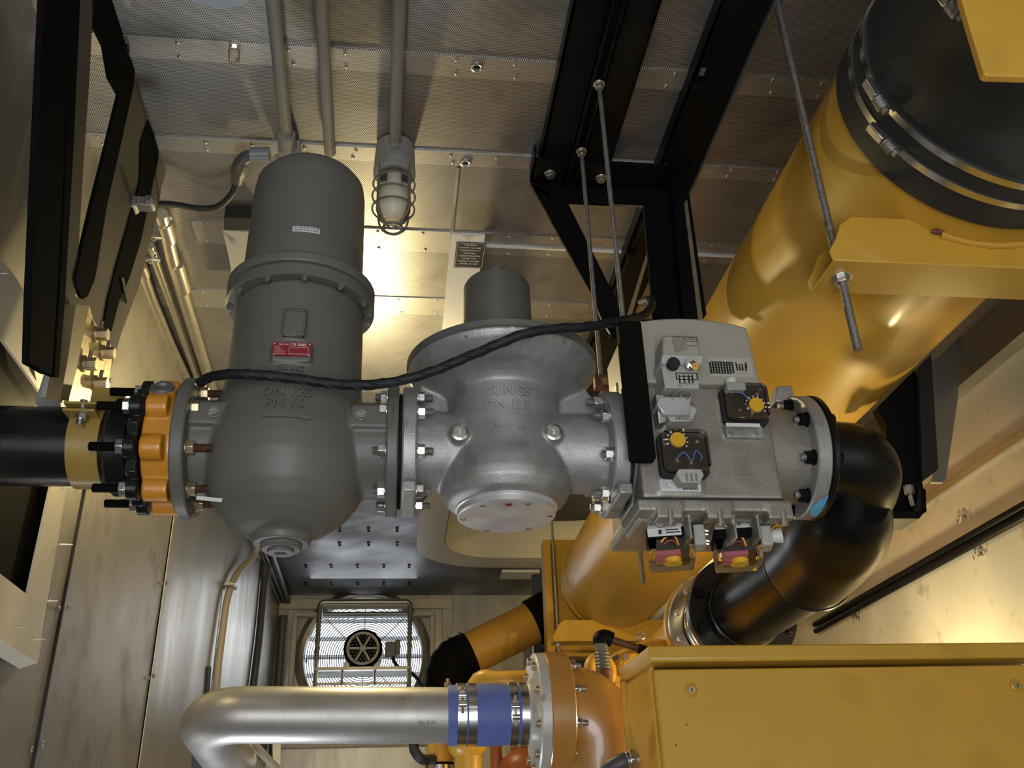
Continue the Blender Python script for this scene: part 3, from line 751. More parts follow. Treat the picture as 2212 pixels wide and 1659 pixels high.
obj('adjuster_cap', MB().lathe([(.02, 0), (.021, .003), (.019, .014), (0, .016)], (rx_ - .006, Y0, zb + z_cap + .024), (0, 0, 1), 24), K['dark_alu'], sd)
for k in range(12):
    a = radians(30 * k + 3); p = Vector((rx_ + .186 * sin(a), Y0 - .186 * cos(a), zb + z_rim - .006))
    obj('rim_screw', MB().cyl(p + Vector((0, 0, -.004)), p + Vector((0, 0, .008)), .0045, n=10), K['zinc_dark'], reg)
obj('inlet_flange', MB().lathe(flange_prof(.1265, xf - xe), (xe, Y0, Z0), AX, 96), K['alu'], reg)
m = MB().lathe(flange_prof(.1265, xh - xg), (xg, Y0, Z0), AX, 96)
obj('outlet_flange', m, K['alu'], reg)
for xx in (xe + .0, xg): obj('flange_foot', MB().box((xx + (xf - xe) / 2, Y0 - .075, Z0 - .116), (xf - xe, .09, .022)), K['alu'], reg, bevel=.004)
tx = MB()
for t, px, py, sz, rd in (('DUNGS', 1096, 843, .0275, .1125), ('DN 125', 1098, 873, .027, .110)):
    mm = wrapped(t, px, py, sz, rd, .0022, .0003, c=rx_); tx.add(mm.v, mm.f)
q = F(1101, 919, Y0 - .111)
ar = MB(); bar(ar, q.x, q.z, -.026, .018, .0018, 12, .006, .030)
for s_ in (-1, 1): ar.prism([(q.x + x, -.002, q.z + s_ * y) for x, y in ((-.031, .006), (-.025, .006), (-.018, .001), (-.024, .001))], (0, .004, 0))
drape(ar, 'body', .0045); obj('flow_arrow', ar, K['alu'], reg, smooth=20); drape(tx, 'body', .0045); obj('raised_lettering', tx, K['alu'], reg, smooth=20)
for s_, px, t in ((-1, 993, '1'), (1, 1196, '2')):
    q = F(px, 934, Y0 - .100)
    m = MB().lathe([(.0165, 0), (.0165, .004), (.0125, .006), (.0115, .0035), (0, .0035)], (q.x, Y0 - .098, q.z), (0, -1, 0), 28)
    o = obj('test_plug', m, K['zinc'], reg)
    obj('plug_number', MB().text(t, .012, face_m((q.x, Y0 - .1025, q.z)), .0008, bold=.0004), K['whiteink'], o)
for i, p in enumerate(ring_pts(xf, .105)): stud(reg, p, (1, 0, 0), .030, .0078)
for i, p in enumerate(ring_pts(xg, .105)): stud(reg, p, (-1, 0, 0), (.032, .028, .028, .022, .03, .02, .028, .02)[i], .0078)
tag(obj('flange_gasket', MB().lathe(flange_prof(.118, xi - xh - .0006), (xh + .0003, Y0, Z0), AX, 64), K['gasket']), 'thin black gasket between the silver regulator and the boxy double valve', 'gasket')
# ---- DOUBLE SOLENOID VALVE
vx0, vx1 = F(1376, 960, Y0 - .12).x, F(1668, 960, Y0 - .12).x
yf = Y0 - .128
vz0, vz1 = F(1520, 1075, yf).z, F(1520, 836, yf).z
val = thing('double_gas_valve', 'boxy cast aluminium double gas valve block with beige top housing and pressure switches', 'gas valve', ((vx0 + vx1) / 2, Y0, Z0 - .13))
m = MB()
m.bb((vx0, yf, vz0), (vx1, Y0 + .13, vz1))
m.cyl((xj - .004, Y0, Z0), (vx0 + .03, Y0, Z0), .094, .115, 40); m.cyl((vx1 - .03, Y0, Z0), (xk + .004, Y0, Z0), .112, .096, 40)
# pads and recesses on the front face
def pad(px0, py0, px1, py1, h, r=.008):
    a, b = F(px0, py0, yf), F(px1, py1, yf)
    m.rbox(((a.x + b.x) / 2, yf - h / 2 + .004, (a.z + b.z) / 2), (b.x - a.x, h + .008, a.z - b.z), r)
pad(1418, 1030, 1520, 1068, .003); pad(1415, 880, 1490, 925, .004)
pad(1552, 860, 1640, 946, .006)
obj('valve_body', m, K['alu_dark'], val, voxel=.003, sm=3)
# lower cover: tapered tray under the joint line, with fins
m = MB()
zt_ = vz0 - .004; zbm = F(1540, 1130, Y0 - .07).z
top_ = [(vx0 - .012, yf - .002, zt_), (vx1 + .012, yf - .002, zt_), (vx1 + .012, Y0 + .12, zt_), (vx0 - .012, Y0 + .12, zt_)]
mid_ = [(p[0], p[1], zt_ - .022) for p in top_]
bot_ = [(vx0 + .03, Y0 - .075, zbm), (vx1 - .035, Y0 - .075, zbm), (vx1 - .035, Y0 + .10, zbm), (vx0 + .03, Y0 + .10, zbm)]
m.loft(top_, mid_); m.loft(mid_, bot_)
for xx in (vx0 + .045, (vx0 + vx1) / 2 + .005, vx1 - .012): m.box((xx, yf + .012, zt_ - .020), (.048, .034, .034))
for xx in (vx0 + .085, vx0 + .17, vx1 - .05): m.box((xx, Y0 - .085, zt_ - .045), (.006, .06, .05))
m.bb((vx0 + .0, Y0 - .09, zbm - .004), (vx0 + .10, Y0 + .02, zbm + .02)); m.bb((vx1 - .13, Y0 - .09, zbm - .004), (vx1 - .02, Y0 + .02, zbm + .02))
obj('bottom_cover', m, K['alu_dark'], val, voxel=.003, sm=3)
for xx in (vx0 + .045, (vx0 + vx1) / 2 + .005, vx1 - .008): obj('cover_bolt', MB().cyl((xx, yf - .0, zt_ - .046), (xx, yf + .0, zt_ - .022), .0075, n=16).ring((xx, yf, zt_ - .048), (0, 0, 1), .009, .004, .006, 16), K['zinc'], val)
m = MB()
obj('joint_shadow_gap', MB().bb((vx0, yf + .003, zt_ - .001), (vx1, Y0 + .12, vz0 + .001)), K['gasket'], val)
# inlet flange with its octagonal corners and feet, outlet flange round
P = []
for k in range(8):
    a = radians(22.5 + 45 * k); P.append(Vector((xi, Y0 + .136 * cos(a), Z0 + .136 * sin(a))))
obj('inlet_flange', MB().prism(P, (xj - xi, 0, 0)), K['alu'], val, bevel=.006)
m = MB().lathe(flange_prof(.1265, xl - xk), (xk, Y0, Z0), AX, 96); 
obj('outlet_flange', m, K['alu'], val)
obj('lifting_lug', MB().prism([(xk - .022, Y0 - .02, Z0 + .118), (xk - .012, Y0 - .02, Z0 + .155), (xk + .02, Y0 - .02, Z0 + .158), (xk + .024, Y0 - .02, Z0 + .118)], (0, .04, 0)), K['alu'], val, bevel=.003)
obj('lifting_lug', MB().prism([(xi - .0, Y0 - .02, Z0 + .125), (xi + .0, Y0 - .02, Z0 + .155), (xi + .024, Y0 - .02, Z0 + .155), (xi + .024, Y0 - .02, Z0 + .125)], (0, .04, 0)), K['alu'], val, bevel=.003)
for i, p in enumerate(ring_pts(xk, .105)): stud(val, p, (-1, 0, 0), .026, .0078, K['zinc_dark'], K['black_steel'], nut_h=.016)
for i, p in enumerate(ring_pts(xj, .105)):
    if i in (0, 7, 6, 1): stud(val, p, (1, 0, 0), .012, .0078)
# blue paint mark on the lower rim of the outlet flange
bp = MB(); P = []; Q = []
for k in range(13):
    a = radians(-92 + k * 2.9); wv = sin(pi * k / 12)
    for lst, xx in ((P, xl - .002 - .024 * wv), (Q, xl - .001)):
        lst.append(Vector((xx, Y0 - .1272 * cos(a), Z0 + .1272 * sin(a))))
for k in range(12):
    i = len(bp.v); bp.v += [tuple(P[k]), tuple(Q[k]), tuple(Q[k + 1]), tuple(P[k + 1])]; bp.f.append((i, i + 1, i + 2, i + 3))
obj('paint_mark', bp, mat('blue_mark', (0.10, 0.38, 0.62), 0, .5, noise=.2, nscale=120), val)
# faint cast letters and arrow
q = F(1590, 1022, yf)
m = MB().text('DN 125', .017, face_m((q.x, yf, q.z)), .0018, bold=.0004)
q = F(1612, 1040, yf); m.prism([V3((q.x + a, yf - .0018, q.z + b)) for a, b in arrow_pts(0, 0, .030, .0012, .0045)], (0, .004, 0))
obj('cast_lettering', m, K['alu_dark'], val)
# label plate with bar code
a, b = F(1425, 1036, yf - .004), F(1515, 1062, yf - .004)
yl = yf - .0045
lp = obj('label_plate', MB().bb((a.x, yl, b.z), (b.x, yl + .002, a.z)), K['paper'], val)
m = MB(); x = a.x + .042
while x < b.x - .006:
    wv = random.choice((.0006, .0010, .0014)); m.bb((x, yl - .0003, b.z + .003), (x + wv, yl, b.z + .0105)); x += wv + random.choice((.0006, .0010))
for k, t in enumerate(('MOD 5125/5.3 NO', 'ATM 8000  24VDC', 'P 0.5 BAR', 'T -15 C +60 C')): m.text(t, .0030, face_m((a.x + .002, yl - .0002, a.z - .003 - k * .0042)), .0001, 'LEFT')
m.text('HS CE 0085', .0052, face_m((a.x + .058, yl - .0002, a.z - .0048)), .0001)
obj('label_print', m, K['ink'], lp)
# ---- beige top housing (actuator)
hz0, hz1 = vz1, F(1490, 692, yf - .012).z
hx0, hx1 = F(1362, 760, yf - .012).x, F(1645, 838, yf - .012).x
hx1t = F(1612, 706, yf - .012).x
P = [(hx0, hz0), (hx1, hz0), (hx1 - .002, hz0 + .02), (hx1t, hz1 - .014)]
for k in range(1, 9):
    t = k / 9; P.append((hx1t + (hx0 - hx1t) * t, hz1 - .014 + .018 * sin(pi * min(1, t * .9 + .05))))
P.append((hx0, hz1 - .006))
m = MB().prism([(x, yf - .014, z) for x, z in P], (0, .20, 0))
hs = obj('actuator_housing', m, K['beige'], val, bevel=.004)
# wiring diagram printed on the housing
yd = yf - .0146
def DG(px, py): return F(px, py, yd)
def line(mb, pts, t=.00028):
    for (x0_, y0_), (x1_, y1_) in zip(pts[:-1], pts[1:]):
        a, b = DG(x0_, y0_), DG(x1_, y1_); mb.bb((min(a.x, b.x) - t, yd, min(a.z, b.z) - t), (max(a.x, b.x) + t, yd + .001, max(a.z, b.z) + t))
a, b = DG(1530, 772), DG(1628, 815)
dl = obj('diagram_sticker', MB().bb((a.x, yd + .0002, b.z), (b.x, yd + .0012, a.z)), mat('diagram_label', (0.40, 0.385, 0.335), 0, .35), val)
m = MB()
line(m, [(1535, 782), (1581, 782)]); line(m, [(1535, 806), (1581, 806)])
for x in range(1535, 1584, 6): line(m, [(x, 782), (x, 806)], .00015)
for y in (788, 794, 800): line(m, [(1535, y), (1578, y)], .00014)
line(m, [(1590, 782), (1590, 793)]); line(m, [(1612, 782), (1612, 795)]); line(m, [(1592, 795), (1614, 795)]); line(m, [(1592, 800), (1614, 800)])
for x in (1592, 1598, 1604, 1611): line(m, [(x, 786), (x, 800)], .0004)
for x in (1594, 1603, 1613): m.text('N1', .004, face_m(DG(x, 806)), .0001)
obj('diagram_print', m, K['ink'], dl)
# ---- control module on the upper left of the valve
yc = yf - .072
def C(px, py, dy=0): return F(px, py, yc + dy)
cm = MB()
a, b = C(1420, 722), C(1513, 775)
zt1 = a.z; zb1 = b.z; 
x0_, x1_ = C(1427, 722).x, C(1508, 722).x
xl0, xr0 = C(1418, 780).x, C(1518, 775).x
cm.prism([(x0_ + .004, yc, zt1), (x1_, yc, zt1 - .001), (C(1516, 776).x, yc, zb1), (C(1432, 776).x, yc, zb1)], (0, .085, 0))
module = obj('control_module', cm, K['beige'], val, bevel=.006)
m = MB().prism([(C(1432, 780).x - .002, yc - .006, zb1 + .006), (C(1518, 776).x + .002, yc - .006, zb1 + .006), (C(1518, 776).x, yc + .002, zb1 - .012), (C(1432, 780).x - .004, yc + .002, zb1 - .012)], (0, .07, 0))
obj('module_nose', m, K['lgrey'], module, bevel=.004)
p = C(1456, 787, -.006); obj('gland_hole', MB().cyl((p.x, yc - .0075, p.z + .003), (p.x, yc + .004, p.z + .003), .0118, n=24), K['gasket'], module)
p = C(1498, 791, -.01); m = MB().cyl((p.x - .001, yc - .004, p.z + .008), (p.x - .001, yc - .009, p.z + .006), .0125, n=24); m.cyl((p.x - .001, yc - .008, p.z + .007), (p.x, yc - .018, p.z - .004), .0065, n=20)
cn = obj('round_connector', m, K['steel'], module); obj('connector_tip', MB().ring((p.x, yc - .018, p.z - .004), (.1, -.67, -.73), .0062, .003, .003, 16), K['dial'], cn)
a, b = C(1436, 806, .01), C(1512, 838, .01)
lo = obj('module_lower', MB().prism([(a.x - .004, yc + .012, zb1 - .008), (b.x + .002, yc + .012, zb1 - .008), (b.x, yc + .012, b.z), (a.x - .002, yc + .012, b.z)], (0, .06, 0)), K['lgrey'], module, bevel=.002)
m = MB(); yd = yc + .0115
line(m, [(1461, 806), (1506, 806)]); line(m, [(1461, 820), (1506, 820)]); line(m, [(1461, 806), (1461, 820)]); line(m, [(1506, 806), (1506, 820)])
for x in (1468, 1478, 1488, 1496): line(m, [(x, 810), (x, 827)], .0004)
line(m, [(1468, 813), (1496, 813)], .0003); m.text('STEN  MOTOR', .0042, face_m(DG(1482, 829)), .0001); m.text('IP54', .0040, face_m(DG(1470, 834)), .0001)
obj('module_diagram', m, K['ink'], lo)
yd = yc - .0006; m = MB()
for k in range(8): m.text(('LINE NO FOR OTHERS USE', 'DO NOT OPEN WHEN ON', 'DISCONNECT POWER FIRST', 'SUPPLY 24 VDC', 'USE COPPER WIRE ONLY', 'FUSE MAX 6.3 A', 'AMBIENT 60 C', 'CLASS A')[k], .0042, face_m(DG(1452 + (k > 3) * 3, 727 + k * 4.6)), .0001, 'LEFT')
obj('module_text', m, K['ink'], module)
# clear terminal cover and grey plug below it
a = C(1470, 850, .03)
ysw = yf
m = MB().prism([(C(1432, 842).x, yf - .045, C(1432, 842).z), (C(1505, 842).x, yf - .045, C(1505, 842).z), (C(1497, 856).x, yf - .050, C(1500, 862).z), (C(1497, 856).x, yf - .045, C(1500, 882).z), (C(1438, 856).x, yf - .045, C(1438, 882).z), (C(1425, 856).x, yf - .050, C(1438, 860).z)], (0, .040, 0))
tc_ = obj('terminal_cover', m, mat('smoky_clear', (.45, .45, .44), .2, .12, noise=.1), module, bevel=.003)
for i, (px, py) in enumerate(((1455, 855), (1473, 852), (1486, 857))):
    p = F(px, py, yf - .052); m = MB().cyl((p.x + .004, yf - .050, p.z + .008), (p.x - .003, yf - .055, p.z - .005), .0025, n=10)
    obj('terminal_pin', m, K['steel'], tc_)
p = F(1470, 890, yf - .03)
m = MB().prism([(p.x + dx, yf - .034, p.z + dz) for dx, dz in ((-.034, .004), (-.022, .018), (.026, .018), (.032, .002), (.018, -.020), (-.022, -.022))], (0, .036, 0))
pg = obj('grey_plug', m, K['lgrey'], val, bevel=.002)
m = MB()
m.text('24VDC', .010, face_m((p.x + .002, yf - .0345, p.z - .015)), .0002)
obj('plug_print', m, K['ink'], pg)
for dx in (-.026, .024): obj('plug_screw', MB().cyl((p.x + dx, yf - .036, p.z + .014), (p.x + dx, yf - .030, p.z + .014), .0055, n=16), K['zinc'], pg)
obj('side_bracket', MB().prism([(vx0 + .03, yf - .045, p.z + .03), (p.x - .030, yf - .045, p.z + .028), (p.x - .030, yf - .030, p.z - .022), (vx0 + .035, yf - .030, p.z - .026)], (0, .03, 0)), K['galv'], val, bevel=.002)
# ---- pressure switches
def pswitch(px, py, sz, dial, wires, conn, label, tilt=0.0):
    yq = yf - .006
    c = F(px, py, yq)
    s = obj('pressure_switch', MB().rbox((c.x, yq - .002, c.z - .002), (sz[0] + .008, .016, sz[1] + .010), .012), K['gasket'], val)
    s['label'] = label
    obj('inner_board', MB().rbox((c.x, yq - .012, c.z), (sz[0] - .002, .010, sz[1] - .002), .010), K['pcb'], s)
    cv = MB().rbox((c.x, yq - .024, c.z), (sz[0], .032, sz[1]), .012)
    obj('clear_cover', cv, K['plastic_clear'], s, bevel=.004)
    dx, dz = dial
    obj('dial', MB().cyl((c.x + dx, yq - .017, c.z + dz), (c.x + dx, yq - .024, c.z + dz), .0145, n=28).cyl((c.x + dx, yq - .024, c.z + dz), (c.x + dx, yq - .025, c.z + dz), .003, n=12), K['dial'], s)
    tk = MB()
    for k in range(10):
        a = radians(200 - k * 26); tk.box((c.x + dx + .0195 * cos(a), yq - .0175, c.z + dz + .0195 * sin(a)), (.003, .0006, .003))
    tk.text('mbar', .005, face_m((c.x - dx * .6, yq - .0176, c.z - sz[1] * .38)), .0002)
    obj('scale_print', tk, K['whiteink'], s)
    m = MB()
    for (a, b) in ((-.2, -.25), (.1, -.3), (.3, .25), (-.32, .3)): m.cyl((c.x + a * sz[0], yq - .016, c.z + b * sz[1]), (c.x + a * sz[0], yq - .021, c.z + b * sz[1]), .003, n=10)
    obj('terminal', m, K['yzinc'], s)
    if wires: obj('wire', MB().tube(catmull([(c.x + a * sz[0], yq - .020 - .004 * (i % 2), c.z + b * sz[1]) for i, (a, b) in enumerate(wires)], 6), .0014, 8), K['wire_b'], s)
    if conn:
        q = F(conn[0], conn[1], yq - .03)
        cc = obj('plug_connector', MB().prism([(q.x + dx, yq - .036, q.z + dz) for dx, dz in ((-.026, .004), (-.02, .014), (.022, .014), (.026, .002), (.016, -.013), (-.018, -.013))], (0, .03, 0)), K['lgrey'], s, bevel=.003)
        m = MB()
        for a_ in (-.009, 0, .009): m.box((q.x + a_, yq - .038, q.z - .004), (.003, .006, .014))
        obj('connector_pin', m, K['zinc'], cc)
    m = MB().ball((c.x - sz[0] * .15, yq - .0405, c.z - sz[1] * .32), .008, (1, .3, 1.1), 14, 8)
    obj('seal_tag', m, K['plastic_clear'], s)
    return s
pswitch(1473, 985, (.084, .078), (-.012, .022), [(-.25, -.22), (-.05, -.05), (.12, -.24), (.22, .0), (.35, -.12), (.3, -.25)], (1490, 1030), 'pressure switch with blue wires, lower left')
s2 = pswitch(1604, 880, (.080, .070), (.018, -.006), [(-.3, .3), (-.1, .25), (.1, .05)], None, 'pressure switch with white cap, upper right')
c = F(1600, 905, yf - .034); m = MB().bb((c.x - .032, yf - .0385, c.z - .018), (c.x + .034, yf - .037, c.z - .011)); o = obj('switch_label', m, K['paper'], s2)
c = F(1588, 838, yf - .03); obj('connector_socket', MB().rbox((c.x, yf - .026, c.z), (.036, .026, .018), .004), K['lgrey'], s2, bevel=.002)
obj('white_cap', MB().cyl((c.x - .004, yf - .026, c.z + .006), (c.x - .005, yf - .026, c.z + .020), .012, .010, 20), K['paper'], s2)
c = F(1606, 935, yf - .006); m = MB()
mp_ = obj('mounting_plate', MB().rbox((c.x, yf - .008, c.z), (.074, .012, .026), .005), K['alu'], val, bevel=.002)
for px in (1578, 1631): c = F(px, 936, yf - .014); obj('mounting_screw', MB().cyl((c.x, yf - .012, c.z), (c.x, yf - .019, c.z), .0055, n=14), K['zinc'], mp_)
# two switches hanging from the lower cover
def hswitch(px, py, lab, cap):
    c = at(px, py, Y=Y0 - .075); X, Z = c.x, c.z; Y = Y0 - .035
    R = Matrix.Rotation(radians(-14), 3, 'Z')
    def T(x, y, z): return Vector((X, Y, Z)) + R @ Vector((x, y, z))
    s = obj('hanging_pressure_switch', MB().box(T(0, 0, .020), (.082, .084, .026), R), K['alu'], val, bevel=.003); s['label'] = lab
    obj('black_band', MB().box(T(0, 0, -.001), (.086, .088, .018), R), K['black_matt'], s, bevel=.003)
    obj('clear_cover', MB().box(T(0, 0, -.032), (.084, .086, .044), R), K['plastic_clear'], s, bevel=.005)
    obj('inner_block', MB().box(T(.004, .006, -.020), (.060, .060, .022), R), K['pcb'], s)
    obj('pink_block', MB().box(T(-.006, -.010, -.036), (.046, .040, .010), R), K['pink'], s, bevel=.002)
    obj('dial', MB().cyl(T(.002, .0, -.040), T(.002, .0, -.046), .017, n=28), K['dial'], s)
    obj('yellow_wire', MB().tube(catmull([T(-.018, -.034, -.018), T(-.008, -.037, -.010), (T(.008, -.037, -.010)), T(.014, -.036, -.026)], 6), .0018, 8), K['wire_y'], s)
    obj('red_wire', MB().tube(catmull([T(-.014, -.034, -.022), T(-.004, -.036, -.016), T(.007, -.036, -.018), T(.011, -.035, -.028)], 6), .0015, 8), K['wire_r'], s)
    obj('white_plug', MB().cyl(T(-.016, -.042, .018), T(-.016, -.052, .018), .0105, n=20), K['lgrey'], s)
    for dx in (-.034, .006): obj('small_hole', MB().cyl(T(dx, -.0415, .016), T(dx, -.043, .016), .003, n=10), K['gasket'], s)
    cs = obj('connector_socket', MB().box(T(.054, -.010, -.006), (.022, .046, .040), R), K['lgrey'], s, bevel=.004)
    if cap: obj('white_cap', MB().cyl(T(.064, -.012, -.004), T(.084, -.012, -.002), .011, .016, 24), K['paper'], cs)
    else:
        m = MB()
        for dy, dz in ((-.010, .010), (.006, .008), (-.004, -.008), (.008, -.010)): m.cyl(T(.064, -.012 + dy, -.006 + dz), T(.072, -.012 + dy, -.008 + dz), .003, n=8)
        obj('connector_pin', m, K['zinc'], cs)
        obj('white_sticker', MB().box(T(-.010, -.0445, -.001), (.062, .0012, .016), R), K['paper'], s)
        m = MB().box(T(-.018, -.0452, -.001), (.006, .0008, .009), R); m.box(T(.004, -.0452, .002), (.024, .0008, .0022), R); m.box(T(.006, -.0452, -.003), (.026, .0008, .0022), R)
        obj('sticker_print', m, K['ink'], s)
hswitch(1458, 1148, 'hanging switch with a white sticker', False)
hswitch(1603, 1150, 'hanging switch with a round white cap', True)
# ---- black bar in front of the regulator/valve joint
zt9, zb9 = at(1362, 690, Y=1.5).z, at(1390, 990, Y=1.5).z
m = MB().rbox((at(1377, 842, Y=1.5).x, 1.515, (zt9 + zb9) / 2), (.046, .022, zt9 - zb9), .006)
tag(obj('support_bar', m, K['black_matt'], bevel=.002), 'flat black vertical bar standing in front of the joint left of the valve', 'bar')
# ================================================================ inlet side: black pipe, ochre clamp, orange valve
def FN(px, Y=Y0 - .1): return F(px, 975, Y).x
xo1 = xa - .002; xo0 = F(290, 975, Y0 - .12).x        # orange body
bp_ = thing('inlet_pipe', 'black painted inlet pipe with stepped end and scalloped flange at the far left', 'pipe', (-.62, Y0, Z0))
m = MB().cyl((XL - .3, Y0, Z0), (xo0 - .02, Y0, Z0), .0745, n=64)
obj('pipe', m, K['black'], bp_)
obj('collar', MB().lathe([(.074, 0), (.086, .003), (.0925, .010), (.0925, .040), (.094, .044)], (F(207, 975, Y0 - .09).x, Y0, Z0), AX, 64), K['black'], bp_)
m = MB().torus((-.765, Y0, Z0), AX, .075, .004, 48, 8)
obj('weld_bead', m, K['white_metal'], bp_)
def scallop(x0, th, rin, rl, n=8, seg=9, pcd=.105, big=None):
    P = []
    for k in range(n):
        a0 = radians(22.5 + 45 * k); c = Vector((0, -cos(a0) * pcd, sin(a0) * pcd)); d = Vector((0, -cos(a0), sin(a0))); t = Vector((0, sin(a0), cos(a0)))
        av = radians(22.5 + 45 * k - 22.5)
        P.append(Vector((0, -cos(av) * rin, sin(av) * rin)))
        for j in range(seg):
            b = -pi * .55 + 1.1 * pi * j / (seg - 1)
            P.append(c + d * (rl * cos(b)) + t * (rl * sin(b)))
    return [Vector((x0, Y0 + p.y, Z0 + p.z)) for p in P]
fl = obj('flange', MB().prism(scallop(xo0 - .024, .02, .117, .022), (.020, 0, 0)), K['black'], bp_, bevel=.002)
for i, p in enumerate(ring_pts(xo0 - .024, .105)): stud(bp_, p, (-1, 0, 0), .060, .0085, K['black_steel'], K['zinc'], nut_h=.012)
ov = thing('wafer_valve', 'glossy orange cast valve body with lugs, clamped between black and grey flanges', 'valve', ((xo0 + xo1) / 2, Y0, Z0 - .12))
m = MB(); m.lathe([(.06, 0), (.100, 0), (.101, .004), (.101, xo1 - xo0 - .004), (.100, xo1 - xo0), (.06, xo1 - xo0)], (xo0, Y0, Z0), AX, 64)
for k in range(8):
    if k == 0: pass
    p = ring_pts(xo0 + .004, .105)[k]; L_ = (xo1 - xo0) - (.016, .014, .008, .006, .006, .006, .010, .016)[k]
    m.cyl(p, p + Vector((L_, 0, 0)), .0235, n=28)
q = F(325, 897, Y0 - .125)
bdir = Vector((0, -cos(radians(38)), sin(radians(38)))); bc_ = Vector(((xo0 + xo1) / 2 - .002, Y0, Z0))
m.cyl(bc_ + bdir * .06, bc_ + bdir * .124, .026, .024, 32)
obj('valve_body', m, K['orange'], ov, voxel=.0026, sm=3)
m = MB().lathe([(.012, -.001), (.014, .004), (.0205, .004), (.0215, .002), (.0215, -.004)], bc_ + bdir * .126, bdir, 32, closed=False)
m.hexa(bc_ + bdir * .1245, bc_ + bdir * .1255, .013)
obj('hex_socket_plug', m, K['dark_alu'], ov)
cl = thing('pipe_clamp', 'ochre painted band clamp bolted around the black inlet pipe', 'clamp', (-.62, Y0, Z0))
cx0 = F(134, 975, Y0 - .08).x; cw_ = F(204, 975, Y0 - .08).x - cx0
obj('band', MB().lathe([(.0755, 0), (.0795, 0), (.0795, cw_), (.0755, cw_)], (cx0, Y0, Z0), AX, 64), K['ochre'], cl)
ea = bp_a = Vector((0, -cos(radians(40)), sin(radians(40))))
t_ = Vector((0, sin(radians(40)), cos(radians(40))))
for s_ in (.006, .020):
    c = Vector((cx0 + .024, Y0, Z0)) + Vector((0, -.092, .020 + s_)); obj('ear', MB().box(c, (.056, .034, .005)), K['ochre'], cl, bevel=.001)
c = Vector((cx0 + .026, Y0 - .096, Z0 + .020)); m = MB().hexa(c + Vector((0, 0, .003)), c + Vector((0, 0, -.008)), .011); m.cyl(c + Vector((0, 0, .03)), c + Vector((0, 0, -.020)), .0065, n=14)
obj('clamp_bolt', m, K['zinc'], cl)
obj('hanger_plate', MB().bb((cx0 + .006, Y0 - .01, Z0 + .078), (cx0 + .070, Y0 + .01, Z0 + .12)), K['ochre'], cl)
# ---- cream wall panel with the opening the pipe comes through
XPN = -.785
def W(px, py, X=XPN): return at(px, py, X=X)
outer_ = [(-260, 350), (0, 556), (28, 590), (60, 640), (58, 760), (64, 800), (90, 842), (100, 868), (150, 1040), (118, 1220), (82, 1428), (60, 1420), (-260, 1235)]
hole_ = [(-260, 600), (8, 738), (60, 810), (104, 872), (112, 1045), (60, 1285), (-260, 1075)]
m = MB(); O_ = [W(*p) for p in outer_]; H_ = [W(*p) for p in hole_]
# panel as two strips around the opening (upper and lower right), all with thickness
def plate(mb, pts, X, th):
    mb.prism([W(px, py, X) for px, py in pts], (-th, 0, 0))
pan = thing('access_panel', 'cream steel wall panel with an angular opening around the black inlet pipe', 'panel', W(60, 1300))
m = MB()
plate(m, [(-260, 350), (0, 556), (28, 590), (60, 640), (58, 760), (64, 800), (90, 842), (104, 872), (60, 810), (8, 738), (-260, 540)], XPN, .006)
plate(m, [(104, 872), (145, 1040), (118, 1220), (82, 1428), (-260, 1215), (-260, 1040), (60, 1285), (112, 1045), (108, 960)], XPN, .006)
obj('sheet', m, K['cream'], pan)
m = MB(); a, b = W(82, 1428), W(-260, 1215); m.prism([a, b, b + Vector((-.035, 0, -.012)), a + Vector((-.035, 0, -.012))], (0, 0, -.004)); m.prism([a, a + Vector((-.03, .0, 0)), W(145, 1040) + Vector((-.03, 0, 0)), W(145, 1040)], (0, .003, 0))
obj('folded_edge', m, K['cream'], pan)
obj('dark_backing', MB().prism([W(px, py, XL + .012) for px, py in ((-260, 480), (50, 700), (135, 1060), (75, 1330), (-260, 1180))], (-.01, 0, 0)), K['black_matt'], pan)  # black sheet painted in for the darkness of the room behind the opening
for px, py, ln in ((15, 591, .014), (140, 1176, .03), (115, 1298, .022), (48, 1355, .02), (82, 1381, .028), (0, 1323, .01), (150, 1052, .02)):
    p = W(px - 12, py); obj('screw_point', MB().cyl(p, p + Vector((ln, 0, 0)), .0022, .0008, n=8), K['zinc'], pan)
# ---- black column and slotted galvanised plate on the left
XA = -.60
col_ = thing('slanted_column', 'wide black steel column slanting down the upper left of the picture', 'column', at(110, 800, X=XA))
m = MB(); m.prism([at(px, py, X=XA) for px, py in ((98, -60), (152, -60), (146, 300), (134, 560), (118, 812), (100, 808), (62, 786), (66, 640), (80, 330))], (-.012, 0, 0))
obj('web', m, K['dead_black'], col_, bevel=.003)
m = MB(); m.prism([at(px, py, X=XA + .002) for px, py in ((152, -60), (176, -60), (160, 300), (141, 640), (127, 815), (118, 812), (134, 560), (146, 300))], (-.014, 0, 0))
obj('edge_rail', m, K['dead_black'], col_)
XB = -.655
pl_ = thing('slotted_plate', 'scratched galvanised plate with long black slots, beside the slanted column', 'plate', at(200, 820, X=XB))
def PB(pts, X=XB): return [at(px, py, X=X) for px, py in pts]
m = MB()
m.prism(PB([(172, -60), (204, -60), (199, 60), (192, 190), (182, 330), (173, 480), (166, 600), (163, 640), (150, 840), (122, 840), (141, 640), (160, 300)]), (-.006, 0, 0))
obj('left_strip', m, K['plate_dark'], pl_)
m = MB()
m.prism(PB([(250, -60), (276, -60), (311, 110), (352, 240), (368, 315), (366, 345), (350, 400), (338, 470), (300, 620), (262, 720), (228, 840), (150, 840), (163, 640), (180, 646), (205, 600), (232, 440), (262, 300), (290, 180), (285, 110)]), (-.006, 0, 0))
obj('main_sheet', m, K['plate_dark'], pl_)
